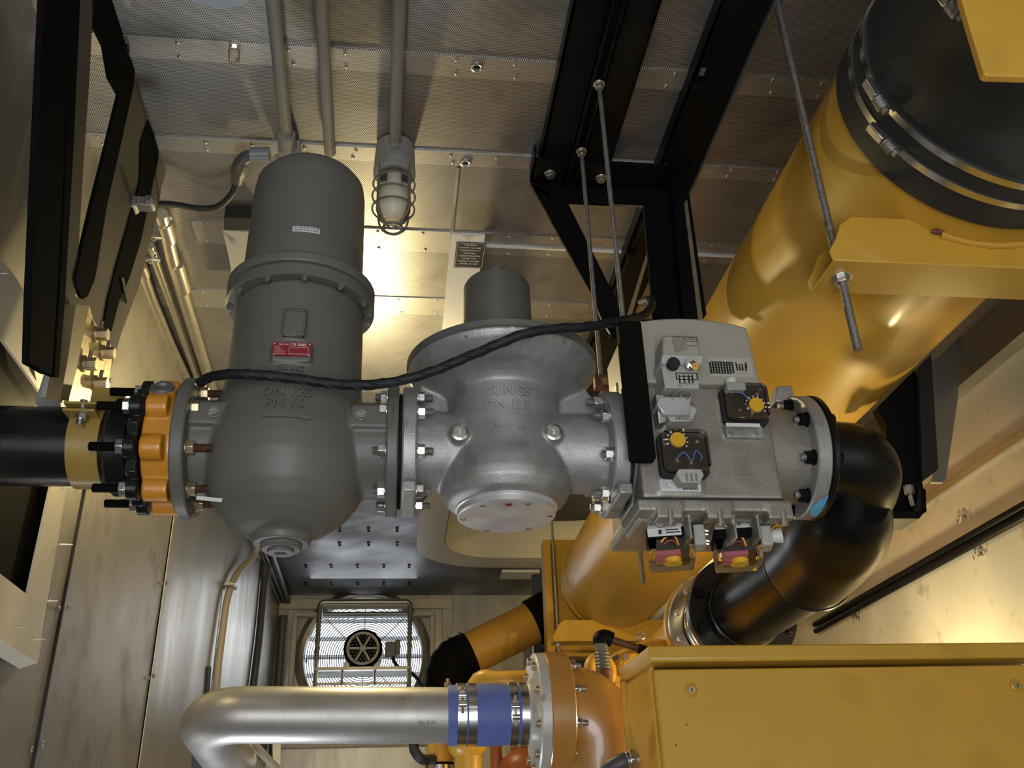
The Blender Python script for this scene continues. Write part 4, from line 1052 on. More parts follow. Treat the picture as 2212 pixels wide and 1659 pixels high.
m = MB(); m.prism(PB([(203, -60), (252, -60), (285, 105), (292, 150), (288, 190), (264, 300), (232, 440), (206, 600), (190, 640), (180, 646), (166, 620), (163, 600), (200, 440), (230, 320), (258, 205), (238, 170), (226, 100), (206, 60)], XB + .004), (-.008, 0, 0))
obj('long_slot', m, K['dead_black'], pl_)
m = MB(); m.prism(PB([(321, 260), (332, 290), (343, 325), (342, 345), (330, 400), (305, 520), (280, 600), (258, 650), (241, 715), (222, 718), (236, 640), (262, 540), (296, 420), (303, 390), (305, 310)], XB + .004), (-.008, 0, 0))
obj('short_slot', m, K['dead_black'], pl_)
m = MB(); m.prism(PB([(262, 598), (268, 602), (277, 652), (274, 655)], XB + .008), (-.004, 0, 0)); 
obj('slot_lip', m, K['black_steel'], pl_)
m = MB(); m.prism(PB([(222, 718), (234, 722), (244, 765), (241, 771)], XB + .008), (-.004, 0, 0)); 
obj('slot_lip', m, K['zinc'], pl_)
obj('plate_bolt', MB().cyl(at(264, 104, X=XB), at(264, 104, X=XB) + Vector((.014, 0, 0)), .010, n=14), K['black_steel'], pl_)
# grease-stained bracket with four big bolts, lit from behind
XQ = -.63
br = thing('bolted_bracket', 'rusty grease-stained angle bracket with four big bolts, glowing beside the black pipe', 'bracket', at(190, 860, X=XQ))
m = MB(); m.prism([at(px, py, X=XQ) for px, py in ((193, 660), (202, 690), (245, 765), (225, 872), (148, 872), (160, 790))], (-.008, 0, 0))
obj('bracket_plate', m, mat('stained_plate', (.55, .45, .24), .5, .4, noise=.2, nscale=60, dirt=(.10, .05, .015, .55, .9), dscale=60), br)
m = MB(); m.prism([at(px, py, X=XQ + .02) for px, py in ((164, 658), (193, 660), (165, 800), (148, 865), (130, 865), (146, 780))], (-.026, 0, 0))
obj('bracket_flange', m, mat('olive_brown', (.16, .12, .05), .1, .5, noise=.1), br)
for px, py in ((205, 722), (220, 762), (180, 786), (204, 828)):
    p = at(px, py, X=XQ); q = p + Vector((.026, 0, 0))
    b_o = obj('bolt', MB().hexa(p + Vector((.004, 0, 0)), q, .0135).cyl(p, p + Vector((.005, 0, 0)), .017, n=20), K['yzinc'], br, bevel=.001)
    obj('bolt_shank', MB().cyl(p + Vector((.01, 0, .008)), p + Vector((.01, 0, .03)), .004, n=8), K['zinc_dark'], b_o)
# stained sleeve end beside the bracket
p = at(118, 835, X=-.66); tag(obj('stained_sleeve', MB().cyl(at(126, 800, X=-.66), at(104, 872, X=-.66), .022, n=20), K['white_metal']), 'pale stained sleeve standing between the black column and the bolted bracket', 'sleeve')
# ================================================================ outlet side: black elbow
el = thing('outlet_elbow', 'large glossy black pipe elbow curving from the valve down to the round bellows', 'pipe elbow', (1.0, 1.9, 2.1))
obj('flange', MB().lathe(flange_prof(.128, .014, .05), (xl + .001, Y0, Z0), AX, 96), K['black_pipe'], el)
for i, p in enumerate(ring_pts(xl + .015, .105)): obj('flange_bolt', MB().hexa(p, p + Vector((.011, 0, 0)), .013).cyl(p + Vector((-.002, 0, 0)), p + Vector((.002, 0, 0)), .0155, n=16), K['black_steel'], el, bevel=.001)
P = [(xl + .012, Y0, Z0), (.895, Y0, Z0), (.930, Y0 + .012, Z0 - .003), (.960, Y0 + .042, Z0 - .010), (.978, Y0 + .090, Z0 - .022), (.985, Y0 + .15, Z0 - .038)]
cp = catmull(P, 8); n_ = len(cp)
obj('upper_bend', MB().tube(cp, [.0735 + .009 * min(1, i / (n_ * .6)) for i in range(n_)], 48), K['black_pipe'], el, smooth=60)
P = [(.945, Y0 + .075, Z0 - .060), (.955, Y0 + .13, Z0 - .072), (.972, Y0 + .22, Z0 - .084), (.992, Y0 + .34, Z0 - .088), (1.005, Y0 + .46, Z0 - .09)]
cp = catmull(P, 8); n_ = len(cp)
obj('lower_bend', MB().tube(cp, [.078 + .035 * sin(min(1, i / (n_ * .55)) * pi / 2) for i in range(n_)], 56), K['black_pipe'], el, smooth=60)
ZF = Z0 - .088; XF_ = 1.008
obj('bend_rim', MB().torus((XF_, Y0 + .46, ZF), (0, 1, 0), .113, .006, 56, 8), K['black_pipe'], el)
obj('straight_pipe', MB().cyl((XF_, Y0 + .44, ZF), (XF_, 2.62, ZF), .104, n=56), K['black_pipe'], el)
obj('weld_bead', MB().torus((XF_, 2.60, ZF), (0, 1, 0), .106, .006, 56, 8), K['black_pipe'], el)
obj('end_flange', MB().lathe([(.09, 0), (.162, 0), (.165, .004), (.165, .026), (.16, .03), (.09, .03)], (XF_, 2.62, ZF), (0, 1, 0), 72), K['black'], el)
for k in range(8):
    a = radians(22.5 + 45 * k); p = Vector((XF_ + .140 * cos(a), 2.62, ZF + .140 * sin(a)))
    obj('end_bolt', MB().hexa(p + Vector((0, -.016, 0)), p, .015).cyl(p + Vector((0, -.003, 0)), p, .02, n=16), K['black_steel'], el, bevel=.001)
bl = thing('bellows_joint', 'stainless steel ribbed bellows with round flange between black pipe and yellow engine', 'bellows', (XF_, 2.75, ZF))
prof = []
for k in range(61):
    prof.append((.118 + .012 * cos(k * 2 * pi / 12), k * .13 / 60))
obj('bellows', MB().lathe([(.142, 0), (.142, .006)] + [(r, h + .008) for r, h in prof], (XF_, 2.652, ZF), (0, 1, 0), 72, closed=False), K['steel'], bl, smooth=60)
obj('steel_flange', MB().lathe([(.10, 0), (.172, 0), (.175, .003), (.175, .022), (.172, .025), (.10, .025)], (XF_, 2.80, ZF), (0, 1, 0), 72), K['steel'], bl)
for k in range(12):
    a = radians(15 + 30 * k); p = Vector((XF_ + .150 * cos(a), 2.80, ZF + .150 * sin(a)))
    obj('flange_bolt', MB().hexa(p + Vector((0, -.008, 0)), p, .009).cyl(p + Vector((0, -.002, 0)), p, .012, n=14), K['zinc'], bl)
# ================================================================ exhaust duct
MX, MZ, MR = 1.08, 2.75, .264
du = thing('exhaust_duct', 'huge round machine-yellow exhaust duct running along under the ceiling at the right', 'duct', (MX, 3.0, MZ))
obj('shell', MB().lathe([(MR, 0), (MR, 2.6), (MR - .001, 3.0), (MR - .002, 3.36), (MR - .03, 3.46), (MR - .09, 3.52), (0, 3.54)], (MX, 1.22, MZ), (0, 1, 0), 128), K['yellow'], du, smooth=60)
obj('end_seam', MB().torus((MX, 4.52, MZ), (0, 1, 0), MR, .003, 96, 6), K['yellow'], du)
# ribbed saddle channels
def saddle(Ya, Yb, zb_, x0, x1, web=.10):
    z_ = zb_
    m = MB()
    def webp(Y): return [(x0, Y, z_), (x0 - .004, Y, z_ + .02), (x0 + .012, Y, z_ + .045), (x0 + .02, Y, z_ + .062), (x0 + .028, Y, z_ + web - .02), (x0 + .055, Y, z_ + web), (x1, Y, z_ + web), (x1, Y, z_)]
    m.prism(webp(Ya), (0, .005, 0)); m.prism(webp(Yb - .005), (0, .005, 0)); m.bb((x0 + .0006, Ya + .0006, z_ - .0012), (x1 - .001, Yb - .0006, z_ + .0035))
    return obj('saddle_channel', m, K['yellow'], du, bevel=.0015)
zb_ = 2.437
nb = at(1817, 600, Z=zb_)
saddle(nb.y - .055, nb.y + .050, zb_, at(1757, 632, Y=nb.y + .04).x, 1.62)
w_ = MB(); P = []
for k in range(14):
    a = radians(248 + k * 4.2); P.append((MX + (MR + .004) * cos(a), nb.y - .058, MZ + (MR + .004) * sin(a)))
w_.tube(P, [.007 + random.uniform(-.0018, .002) for _ in P], 8)
obj('weld_bead', w_, K['yellow'], du)
obj('rust_spot', MB().ball((P[0][0] - .004, P[0][1] - .004, P[0][2] + .004), .010, (1.6, .5, .6), 12, 8), K['rustb'], du)
nb2 = at(1380, 1166, Z=zb_); saddle(nb2.y - .055, nb2.y + .05, zb_, nb2.x - .045, 1.5)
nb3 = at(1206, 1385, Z=zb_); saddle(nb3.y - .05, nb3.y + .05, zb_ - .01, nb3.x - .03, 1.35)
def rod(x, y, z0, z1, r, label, nuts=(), group=None, name='threaded_rod'):
    t = thing(name, label, 'rod', (x, y, z0), group)
    prof = []; k = 0; L_ = z1 - z0; stp = max(.0024, L_ / 260)
    while k * stp < L_: prof += [(r, k * stp), (r * .88, k * stp + stp * .5)]; k += 1
    prof.append((r * .85, L_)); obj('rod', MB().lathe(prof, (x, y, z0), (0, 0, 1), 12), K['zinc_dark'], t, smooth=60)
    for z in nuts:
        obj('nut', MB().hexa((x, y, z - .014), (x, y, z - .002), r * 1.9).cyl((x, y, z - .002), (x, y, z), r * 2.6, n=20), K['zinc'], t, bevel=.0008)
    return t
rod(nb.x, nb.y, at(1855, 755, X=nb.x).z, ZC, .0080, 'long threaded steel rod hanging through the channel under the near yellow duct', (zb_,))
rod(nb2.x, nb2.y, at(1388, 1262, X=nb2.x).z, zb_ + .3, .0085, 'threaded rod end below the middle duct channel, between valve and bellows', (zb_,))
rod(nb3.x, nb3.y, at(1212, 1425, X=nb3.x).z, ZC, .0065, 'thin threaded rod hanging before the yellow end plate, right of the cream duct', (zb_ - .01,))
# rubber boot with worm clamps
bo = thing('rubber_boot', 'black rubber boot clamped over the near end of the yellow duct, upper right', 'rubber boot', (MX, 1.0, MZ))
obj('boot', MB().lathe([(MR + .001, 0), (MR + .008, 0), (MR + .008, .10), (MR + .006, .12), (MR + .0055, .40), (MR + .008, .42), (MR + .008, .52), (.2, .52)], (MX, 1.235, MZ), (0, -1, 0), 128, closed=False), K['rubber'], bo, smooth=60)
def clamp(Yc, ang, lab):
    c = obj('hose_clamp', MB().lathe([(MR + .008, 0), (MR + .0105, 0), (MR + .0105, .014), (MR + .008, .014)], (MX, Yc, MZ), (0, 1, 0), 128), K['steel'], bo)
    a = radians(ang); p = Vector((MX + (MR + .018) * cos(a), Yc + .007, MZ + (MR + .018) * sin(a))); t = Vector((-sin(a), 0, cos(a))); nrm = Vector((cos(a), 0, sin(a)))
    R = Matrix((t, Vector((0, 1, 0)), nrm)).transposed()
    obj('screw_housing', MB().box(p - t * .012, (.040, .016, .014), R), K['zinc'], c, bevel=.002)
    m = MB()
    for k in range(4): m.cyl(p + t * (.012 + k * .006), p + t * (.0165 + k * .006), .0115, .009, 18)
    m.hexa(p + t * .034, p + t * .044, .006)
    obj('clamp_screw', m, K['zinc_dark'], c)
    return c
clamp(1.165, 208, ''); clamp(1.118, 196, ''); clamp(.90, 200, '')
# yellow plate in the upper right corner
q0 = MB().prism([at(px, py, Y=.80) for px, py in ((2060, -90), (2078, 0), (2126, 158), (2135, 163), (2300, 168), (2300, -90))], (0, .012, 0))
tag(obj('corner_plate', q0, K['yellow'], bevel=.002), 'flat yellow plate cutting into the upper right corner of the picture', 'plate')
# white lit strip just below corner plate
# yellow end frame beyond the duct
yp = thing('duct_end_frame', 'tall yellow steel plate at the far end of the yellow duct', 'frame', at(1200, 1300, Y=4.80))
m = MB(); m.prism([at(px, py, Y=4.80) for px, py in ((1175, 1166), (1300, 1166), (1330, 1390), (1440, 1395), (1440, 1440), (1182, 1440))], (0, .02, 0))
obj('end_plate', m, K['yellow'], yp)
m = MB(); m.prism([at(px, py, Y=4.72) for px, py in ((1174, 1166), (1188, 1168), (1200, 1420), (1184, 1420))], (0, .10, 0)); obj('edge_angle', m, K['yellow'], yp)
m = MB(); m.prism([at(px, py, Y=4.66) for px, py in ((1186, 1408), (1330, 1412), (1330, 1420), (1186, 1416))], (0, .10, 0)); obj('lower_angle', m, K['yellow'], yp)
# black support bracket holding the duct off the right wall
sb = thing('duct_support', 'black steel support bracket reaching from the yellow duct to the right wall', 'bracket', at(1960, 1000, Y=2.05))
def Q(pts, Y): return [at(px, py, Y=Y) for px, py in pts]
m = MB().prism(Q([(1895, 880), (1975, 800), (2004, 790), (2016, 1020), (1985, 1048), (1905, 1052), (1880, 1000), (1915, 960), (1915, 920)], 2.05), (0, .03, 0)); obj('web_plate', m, K['black_steel'], sb, bevel=.002)
m = MB().prism(Q([(1976, 800), (2004, 772), (2019, 1020), (1985, 1046)], 2.045), (0, -.02, 0)); obj('face_flange', m, mat('black_satin', (.018, .017, .015), 0, .38), sb, bevel=.002)
m = MB().prism(Q([(1850, 930), (1870, 918), (1905, 1010), (1890, 1040)], 2.02), (0, .04, 0)); obj('brace', m, K['black_steel'], sb)
m = MB(); 
P = Q([(1935, 1050), (1992, 1040), (2002, 1102), (1985, 1118), (1925, 1118)], 2.02); m.prism(P[:], (0, .004, 0)); m.prism(Q([(1925, 1106), (1998, 1104), (1986, 1120), (1925, 1120)], 1.96), (0, .09, 0)); m.prism(Q([(1988, 1050), (2000, 1058), (2001, 1106), (1990, 1108)], 1.96), (0, .08, 0))
obj('foot_channel', m, K['black_steel'], sb)
p = at(1966, 1068, Y=1.99); obj('foot_bolt', MB().hexa(p, p + Vector((0, 0, .022)), .012).cyl(p + Vector((0, 0, -.03)), p, .006, n=10), K['zinc_dark'], sb)
m = MB().prism(Q([(2004, 790), (2078, 722), (2070, 860), (2044, 1036), (2038, 1042), (2012, 1042), (2018, 1020)], 2.10), (0, .012, 0))
tag(obj('galvanised_gusset', m, K['galv'], bevel=.002), 'plain galvanised gusset plate behind the black duct support bracket', 'plate')
# ================================================================ steelwork under the ceiling
def ceil_bar(name, pts, z, h, mt, par, bevel=0):
    return obj(name, MB().prism([at(px, py, Z=z) for px, py in pts], (0, 0, h)), mt, par, bevel=bevel)
zb2 = ZC - .045
fr = thing('hanging_frame', 'black steel ceiling frame with wide channels, cross bar and triangular gusset', 'steel frame', at(1340, 400, Z=ZC))
xA0, xA1 = at(1240, 0, Z=zb2).x, at(1430, 0, Z=zb2).x
yA = at(1180, 378, Z=zb2).y
def ych(x0, x1, y0, y1, z0, z1, nm, web=.006):
    "channel lying on the ceiling, running along Y, open side down"
    m = MB(); m.bb((x0, y0, z0), (x1, y1, z0 + web)); m.bb((x0, y0, z0), (x0 + web, y1, z1)); m.bb((x1 - web, y0, z0), (x1, y1, z1))
    return obj(nm, m, K['black_steel'], fr)
ych(xA0, xA1, .9, yA, zb2, ZC - .001, 'wide_channel')
xs = (at(1318, 0, Z=zb2 - .03).x)
m = MB(); st_z = zb2 - .030
m.bb((xs, .9, st_z), (xs + .004, yA, zb2)); m.bb((xs + .036, .9, st_z), (xs + .040, yA, zb2)); m.bb((xs, .9, st_z), (xs + .012, yA, st_z + .003)); m.bb((xs + .028, .9, st_z), (xs + .040, yA, st_z + .003)); m.bb((xs, .9, zb2 - .003), (xs + .04, yA, zb2))
obj('strut_rail', m, K['black_steel'], fr)
xB0, xB1 = at(1545, 40, Z=zb2).x, at(1652, 40, Z=zb2).x
ych(xB0, xB1, .9, 4.0, zb2, ZC - .001, 'side_channel')
m = MB(); m.bb((xB1, .9, zb2 - .012), (xB1 + .006, at(1481, 418, Z=zb2).y, ZC)); obj('bright_edge', m, mat('blue_grey_edge', (.16, .18, .20), .7, .35, noise=.2, nscale=8), fr)  # paler blue-grey strip along the right side of the channel
for px, py in ((1508, 178), (1428, 378)):
    p = at(px, py, Z=zb2); o = obj('frame_bolt', MB().cyl(p + Vector((0, 0, -.006)), p, .018, n=18).hexa(p + Vector((0, 0, -.020)), p + Vector((0, 0, -.006)), .014), K['black_steel'], fr)
    obj('slot_hole', MB().box(p + Vector((0, -.035, -.0005)), (.012, .024, .002)), K['zinc_dark'], o)
# cross angle
zc_ = zb2 - .012
yc0 = at(1200, 395, Z=zc_).y
a, b = at(1146, 352, Z=zc_), at(1440, 372, Z=zc_)
xc0, xc1 = at(1146, 390, Z=zc_).x, at(1485, 400, Z=zc_).x
m = MB(); m.bb((xc0, at(1150, 345, Z=zc_).y, zc_), (xc1, yc0, zc_ + .01)); m.bb((xc0, yc0 - .006, zc_ - .0), (xc1, yc0, zc_ + .03)); m.bb((xc0, at(1150, 345, Z=zc_).y, zc_), (xc0 + .006, yc0, zc_ + .05))
obj('cross_bar', m, K['black_steel'], fr)
for px, py in ((1188, 374), (1298, 383)):
    p = at(px, py, Z=zc_); obj('frame_bolt', MB().cyl(p + Vector((0, 0, -.004)), p, .0155, n=20).hexa(p + Vector((0, 0, -.014)), p + Vector((0, 0, -.004)), .0115), K['zinc'], fr, bevel=.001)
# triangular gusset (in one vertical plane) and post
YG = yc0 + .004
def G(pts, Y=YG): return [at(px, py, Y=Y) for px, py in pts]
m = MB()
m.prism(G([(1145, 388), (1485, 405), (1478, 440), (1390, 444), (1226, 437), (1160, 420)]), (0, .008, 0))
m.prism(G([(1146, 396), (1226, 437), (1318, 620), (1318, 720), (1300, 690), (1280, 640)]), (0, .008, 0))
m.prism(G([(1390, 444), (1445, 440), (1470, 720), (1412, 720), (1405, 620)]), (0, .008, 0))
m.prism(G([(1318, 600), (1336, 586), (1412, 700), (1412, 720), (1318, 720)][0:1] + [(1322, 626), (1344, 690), (1420, 690), (1420, 730), (1318, 730)]), (0, .008, 0))
obj('gusset_plate', m, K['black_steel'], fr)
m = MB(); m.prism(G([(1440, 372), (1488, 374), (1478, 440), (1514, 700), (1500, 720), (1468, 720), (1445, 470)], YG + .012), (0, -.05, 0))
obj('post', m, K['black_steel'], fr, bevel=.002)
m = MB(); m.prism(G([(1478, 440), (1484, 430), (1520, 700), (1512, 720)], YG - .040), (0, .02, 0)); obj('post_edge', m, mat('brown_edge', (.20, .17, .10), .3, .5, noise=.3, nscale=20), fr)  # narrow paler brown strip along the right edge of the post
# far channel seen through the gusset, with bolt
zf = zb2 - .02
m = MB(); m.prism([at(px, py, Z=zf) for px, py in ((1397, 468), (1430, 448), (1345, 705), (1300, 700))], (0, 0, .04)); obj('far_channel', m, K['black_steel'], fr)
m = MB(); m.prism([at(px, py, Z=zf - .002) for px, py in ((1412, 500), (1417, 500), (1362, 690), (1352, 690))], (0, 0, .04)); obj('far_highlight', m, mat('blue_highlight', (.22, .26, .30), .6, .35), fr)  # bluish highlight on the far channel, put into a strip's colour
p = at(1362, 542, Z=zf); obj('frame_bolt', MB().cyl(p + Vector((0, 0, -.006)), p, .018, n=18).hexa(p + Vector((0, 0, -.020)), p + Vector((0, 0, -.006)), .014), K['black_steel'], fr)
m = MB(); m.prism(G([(1262, 560), (1270, 556), (1312, 690), (1300, 690)], YG + .35), (0, .01, 0)); obj('far_brace', m, K['galv'], fr)
# hanger rods on the strut rail
pA = at(1256, 325, Z=st_z); pB = at(1294, 180, Z=st_z)
rod(pA.x, pA.y, at(1306, 815, Y=pA.y).z, st_z + .004, .0055, 'left one of the two close hanger rods, fixed at the lower end of the rail', (st_z - .002,))
rod(pB.x, pB.y, at(1354, 700, Y=pB.y).z, st_z + .004, .0055, 'right one of the two close hanger rods, reaching down to the black bar', (st_z - .002,))
p = at(1304, 824, Y=pA.y); hb = thing('angle_bracket', 'small rusty brown steel angle at the lower end of the left hanger rod', 'bracket', p)
obj('angle', MB().bb(p + Vector((-.022, -.012, -.020)), p + Vector((.022, .012, .012))), K['rustb'], hb, bevel=.002)
obj('nut', MB().hexa(p + Vector((0, -.014, -.016)), p + Vector((0, -.014, -.002)), .010), K['yzinc'], hb)
# strap behind rods
# grommets in the ceiling
for px, py, lab in ((1030, 145, 'round metal grommet in the ceiling left of the black frame, upper one'), (1006, 352, 'round metal grommet at the ceiling seam right of the caged lamp')):
    p = at(px, py, Z=ZC - .006); t = thing('ceiling_grommet', lab, 'grommet', p)
    obj('ring', MB().torus(p, (0, 0, 1), .0115, .004, 28, 8), K['zinc'], t); obj('hole', MB().cyl(p + Vector((0, 0, .001)), p + Vector((0, 0, .006)), .0105, n=20), K['gasket'], t)
# wire bracket on the ceiling
p = at(505, 118, Z=ZC); m = MB()
t = thing('ceiling_hook', 'small rectangular wire hook screwed to the perforated ceiling near the top left', 'hook', p)
q = [at(495, 108, Z=ZC - .02), at(495, 134, Z=ZC - .03), at(517, 134, Z=ZC - .03), at(516, 108, Z=ZC - .02)]
obj('wire_loop', MB().tube([at(497, 98, Z=ZC - .004)] + q + [at(513, 98, Z=ZC - .004)], .0022, 8), K['yzinc'], t)
obj('screw', MB().cyl(at(507, 98, Z=ZC - .006), at(507, 98, Z=ZC), .006, n=12), K['zinc'], t)
obj('base_tab', MB().prism([at(500, 88, Z=ZC - .002), at(514, 88, Z=ZC - .002), at(516, 106, Z=ZC - .002), at(500, 106, Z=ZC - .002)], (0, 0, .002)), K['zinc'], t)
# ================================================================ conduits and caged lamps
zcd = ZC - .030
def conduit(P0, P1, lab, r=.0167, z=zcd):
    a, b = at(*P0, Z=z), at(*P1, Z=z); d = (a - b).normalized()
    t = thing('ceiling_conduit', lab, 'conduit', b)
    obj('pipe', MB().cyl(a + d * .6, b, r, n=24), K['conduit'], t)
    return t, a, b, d
t1, a1, b1, d1 = conduit((589, 0), (619, 290), 'left one of the three grey conduits on the ceiling, ending behind the filter top', .0160)
obj('conduit_body', MB().cyl(b1, b1 - d1 * .05, .022, .024, 24).box(b1 - d1 * .075 + Vector((.004, 0, 0)), (.055, .06, .045)), K['conduit'], t1)
obj('box_lug', MB().cyl(b1 - d1 * .06 + Vector((-.028, 0, -.02)), b1 - d1 * .06 + Vector((-.028, 0, -.026)), .006, n=12), K['zinc'], t1)
t2, a2, b2_, d2 = conduit((693, 0), (713, 330), 'middle one of the three grey conduits on the ceiling', .0150)
t3, a3, b3, d3 = conduit((863, 0), (853, 330), 'right one of the three grey conduits, running to the caged lamp', .0155)
obj('coupling', MB().cyl(b3 - d3 * .012, b3 + d3 * .018, .020, n=24), K['conduit'], t3)
def cage_lamp(loc, d, lab, on=False, name='caged_lamp'):
    "vapour-proof lamp: cast cap, glass jar, wire cage; d = direction the lamp points"
    loc = V3(loc); d = V3(d).normalized(); u, v, _ = frame(d); S_ = 1.22
    t = thing(name, lab, 'lamp', loc)
    obj('cap', MB().lathe([(.034, -.048), (.050, -.044), (.053, 0), (.053, .030), (.049, .034), (.049, .040)], loc, d, 40), K['conduit'], t)
    obj('lock_ring', MB().lathe([(.049, .036), (.055, .038), (.055, .050), (.047, .056), (.040, .056)], loc, d, 40, closed=False), K['conduit'], t)
    obj('glass_jar', MB().lathe([(.041, .050), (.044, .075), (.044, .165), (.036, .190), (.020, .205), (0, .209)], loc, d, 40, closed=False), K['glass'], t, smooth=60)
    obj('bulb', MB().lathe([(.013, .055), (.014, .080), (.028, .105), (.032, .135), (.030, .160), (.018, .180), (0, .186)], loc, d, 28, closed=False), K['bulb_on'] if on else K['bulb'], t, smooth=60)
    for k in range(4):
        a = pi / 4 + pi / 2 * k; e = u * cos(a) + v * sin(a)
        obj('cage_wire', MB().tube(catmull([loc + e * .053 + d * .040, loc + e * .054 + d * .12, loc + e * .053 + d * .170, loc + e * .040 + d * .205, loc + e * .024 + d * .222], 5), .0028, 8), K['dark_alu'], t)
    m = MB()
    for h, R_ in ((.082, .0535), (.122, .0545), (.162, .0535)): m.torus(loc + d * h, d, R_, .0026, 40, 8)
    obj('cage_ring', m, K['dark_alu'], t)
    obj('end_ring', MB().torus(loc + d * .222, d, .024, .004, 28, 8), K['dark_alu'], t)
    obj('mount_lug', MB().box(loc + u * .055, (.018, .018, .018)), K['conduit'], t)
    return t
lq = at(853, 346, Z=ZC - .050)
le = Vector((0, 0, -1))
cage_lamp(lq, le, 'unlit caged jar lamp hanging from the ceiling between filter and regulator')
for i, (lp_, pw) in enumerate(LAMPS):
    point_light('lamp_glow', lp_, pw, WARM, .035)
lp0 = Vector(LAMPS[0][0])
cage_lamp(lp0 + Vector((-.24, .0, .14)), (.2, .1, -1), 'caged lamp hidden behind the grey filter', False) if False else None
def hidden_lamp(p, d, lab):
    p = V3(p); d = V3(d).normalized()
    t = thing('work_lamp', lab, 'lamp', p)
    obj('housing', MB().lathe([(.03, -.05), (.05, -.045), (.05, -.02), (.035, -.02)], p + d * -.02, d, 28), K['conduit'], t)
    obj('lens', MB().lathe([(.034, -.02), (.03, -.005), (0, .0)], p + d * -.02, d, 24, closed=False), K['bulb_on'], t)
hidden_lamp(Vector(LAMPS[2][0]) + Vector((0, 0, -.06)), (0, 0, 1), 'lit lamp behind the yellow cabinet shining on the right wall')
# cable gland, cable and clamp at the left
gl = thing('flexible_cable', 'black cable drooping from a grey elbow gland to a clamp on the slotted plate', 'cable', at(515, 380, Z=ZC - .04))
pts = [(510, 392, .055), (500, 420, .075), (470, 446, .085), (430, 450, .085), (380, 442, .10), (335, 440, .12)]
obj('cable', MB().tube(catmull([at(x, y, Z=ZC - dz) for x, y, dz in pts], 8), .0085, 14), K['cable'], gl)
a = at(582, 333, Z=ZC - .04); b = at(545, 334, Z=ZC - .04); c = at(518, 345, Z=ZC - .045); d = at(512, 392, Z=ZC - .055)
obj('elbow_gland', MB().tube(catmull([at(552, 334, Z=ZC - .04), at(530, 340, Z=ZC - .042), at(520, 355, Z=ZC - .046), at(515, 372, Z=ZC - .05), d], 6), [.014, .015, .015, .015, .016, .016, .016, .017, .017, .018, .019, .020, .020, .021, .021, .021, .021, .0205, .020, .019, .018, .018, .017, .017, .016][:25], 20), K['conduit_d'], gl, smooth=60)
obj('ferrule', MB().cyl(a, at(542, 334, Z=ZC - .04), .0185, n=24), mat('blue_grey', (.20, .22, .25), .3, .35), gl)
p = at(312, 441, X=-.63); m = MB()
cp_ = thing('cable_clamp', 'worn two-part metal clamp gripping the cable end on the slotted plate', 'clamp', p)
obj('clamp_body', MB().rbox(p, (.05, .03, .026), .010).rbox(p + Vector((-.028, .0, -.004)), (.03, .034, .036), .012), K['zinc_dark'], cp_, bevel=.003)
obj('clamp_bolt', MB().hexa(p + Vector((.012, -.022, .002)), p + Vector((.012, -.014, .002)), .009), K['zinc'], cp_)
# sloping galvanised conduits in the left ceiling corner
def tubeline(pts, r, z, mt, lab, nm='galvanised_conduit', cat='conduit', fit=()):
    P = [at(x, y, Z=z) for x, y in pts]; t = thing(nm, lab, cat, P[-1])
    obj('pipe', MB().tube(P, r, 20), mt, t, smooth=60)
    for f_ in fit:
        a, b = P[0].lerp(P[-1], f_[0]), P[0].lerp(P[-1], f_[1])
        obj('coupling', MB().cyl(a, b, r + .003, n=20), mt, t)
    return t
tubeline([(348, 462), (372, 560), (402, 660), (455, 832), (520, 1040)], .0190, ZC - .035, K['emt'], 'right one of three bright conduits in the left ceiling corner', fit=((.02, .06), (.12, .19)))
tubeline([(324, 530), (345, 590), (385, 700), (432, 832), (500, 1040)], .0125, ZC - .030, K['emt'], 'middle, thinner one of three bright conduits in the left ceiling corner', fit=((.01, .04),))
tubeline([(300, 565), (325, 640), (366, 740), (410, 832), (480, 1040)], .0165, ZC - .035, K['emt'], 'left one of three bright conduits in the left ceiling corner', fit=((.01, .04),))
for px, py, lab in ((334, 512, 'bolted pipe strap across the upper ends of the bright corner conduits'), (326, 560, 'second bolted pipe strap just below the first on the corner conduits')):
    p = at(px, py, Z=ZC - .05); t = thing('pipe_strap', lab, 'strap', p)
    obj('strap', MB().box(p, (.055, .012, .014)), K['emt'], t, bevel=.003); obj('strap_screw', MB().cyl(p + Vector((.0, 0, -.014)), p + Vector((0, 0, .0)), .005, n=10), K['zinc'], t)
p = at(360, 470, Z=ZC - .03); t = thing('pipe_ear_clip', 'shiny eared clip at the top of the right corner conduit', 'clip', p)
obj('ear', MB().box(p, (.03, .012, .008)), K['emt'], t, bevel=.002); obj('ear_screw', MB().cyl(p + Vector((.006, 0, -.008)), p + Vector((.006, 0, 0)), .005, n=10), K['zinc'], t)
# darker conduits further down the same corner
for pts, r, lab in (([(500, 1078), (545, 1180), (590, 1270), (612, 1325)], .020, 'left one of the dark pipes running to the far end wall in the left corner'),
                    ([(528, 1090), (570, 1190), (610, 1290), (622, 1322)], .014, 'middle one of the dark pipes running to the far end wall'),
                    ([(560, 1130), (585, 1190), (620, 1290), (626, 1316)], .017, 'right one of the dark pipes running to the far end wall')):
    t = tubeline(pts, r, ZC - .05, K['conduit_d'], lab, nm='corner_pipe', cat='pipe')
    for f_ in (.25, .5, .75):
        a = at(*pts[0], Z=ZC - .05).lerp(at(*pts[-1], Z=ZC - .05), f_); 
q = at(573, 1238, X=XL + .03)
t = thing('wall_pipe', 'dark grey vertical pipe on the left wall below the corner pipes', 'pipe', q)
obj('pipe', MB().tube([q, at(560, 1380, X=XL + .03), at(545, 1500, X=XL + .03), at(535, 1640, X=XL + .03)], .022, 16), K['conduit_d'], t)
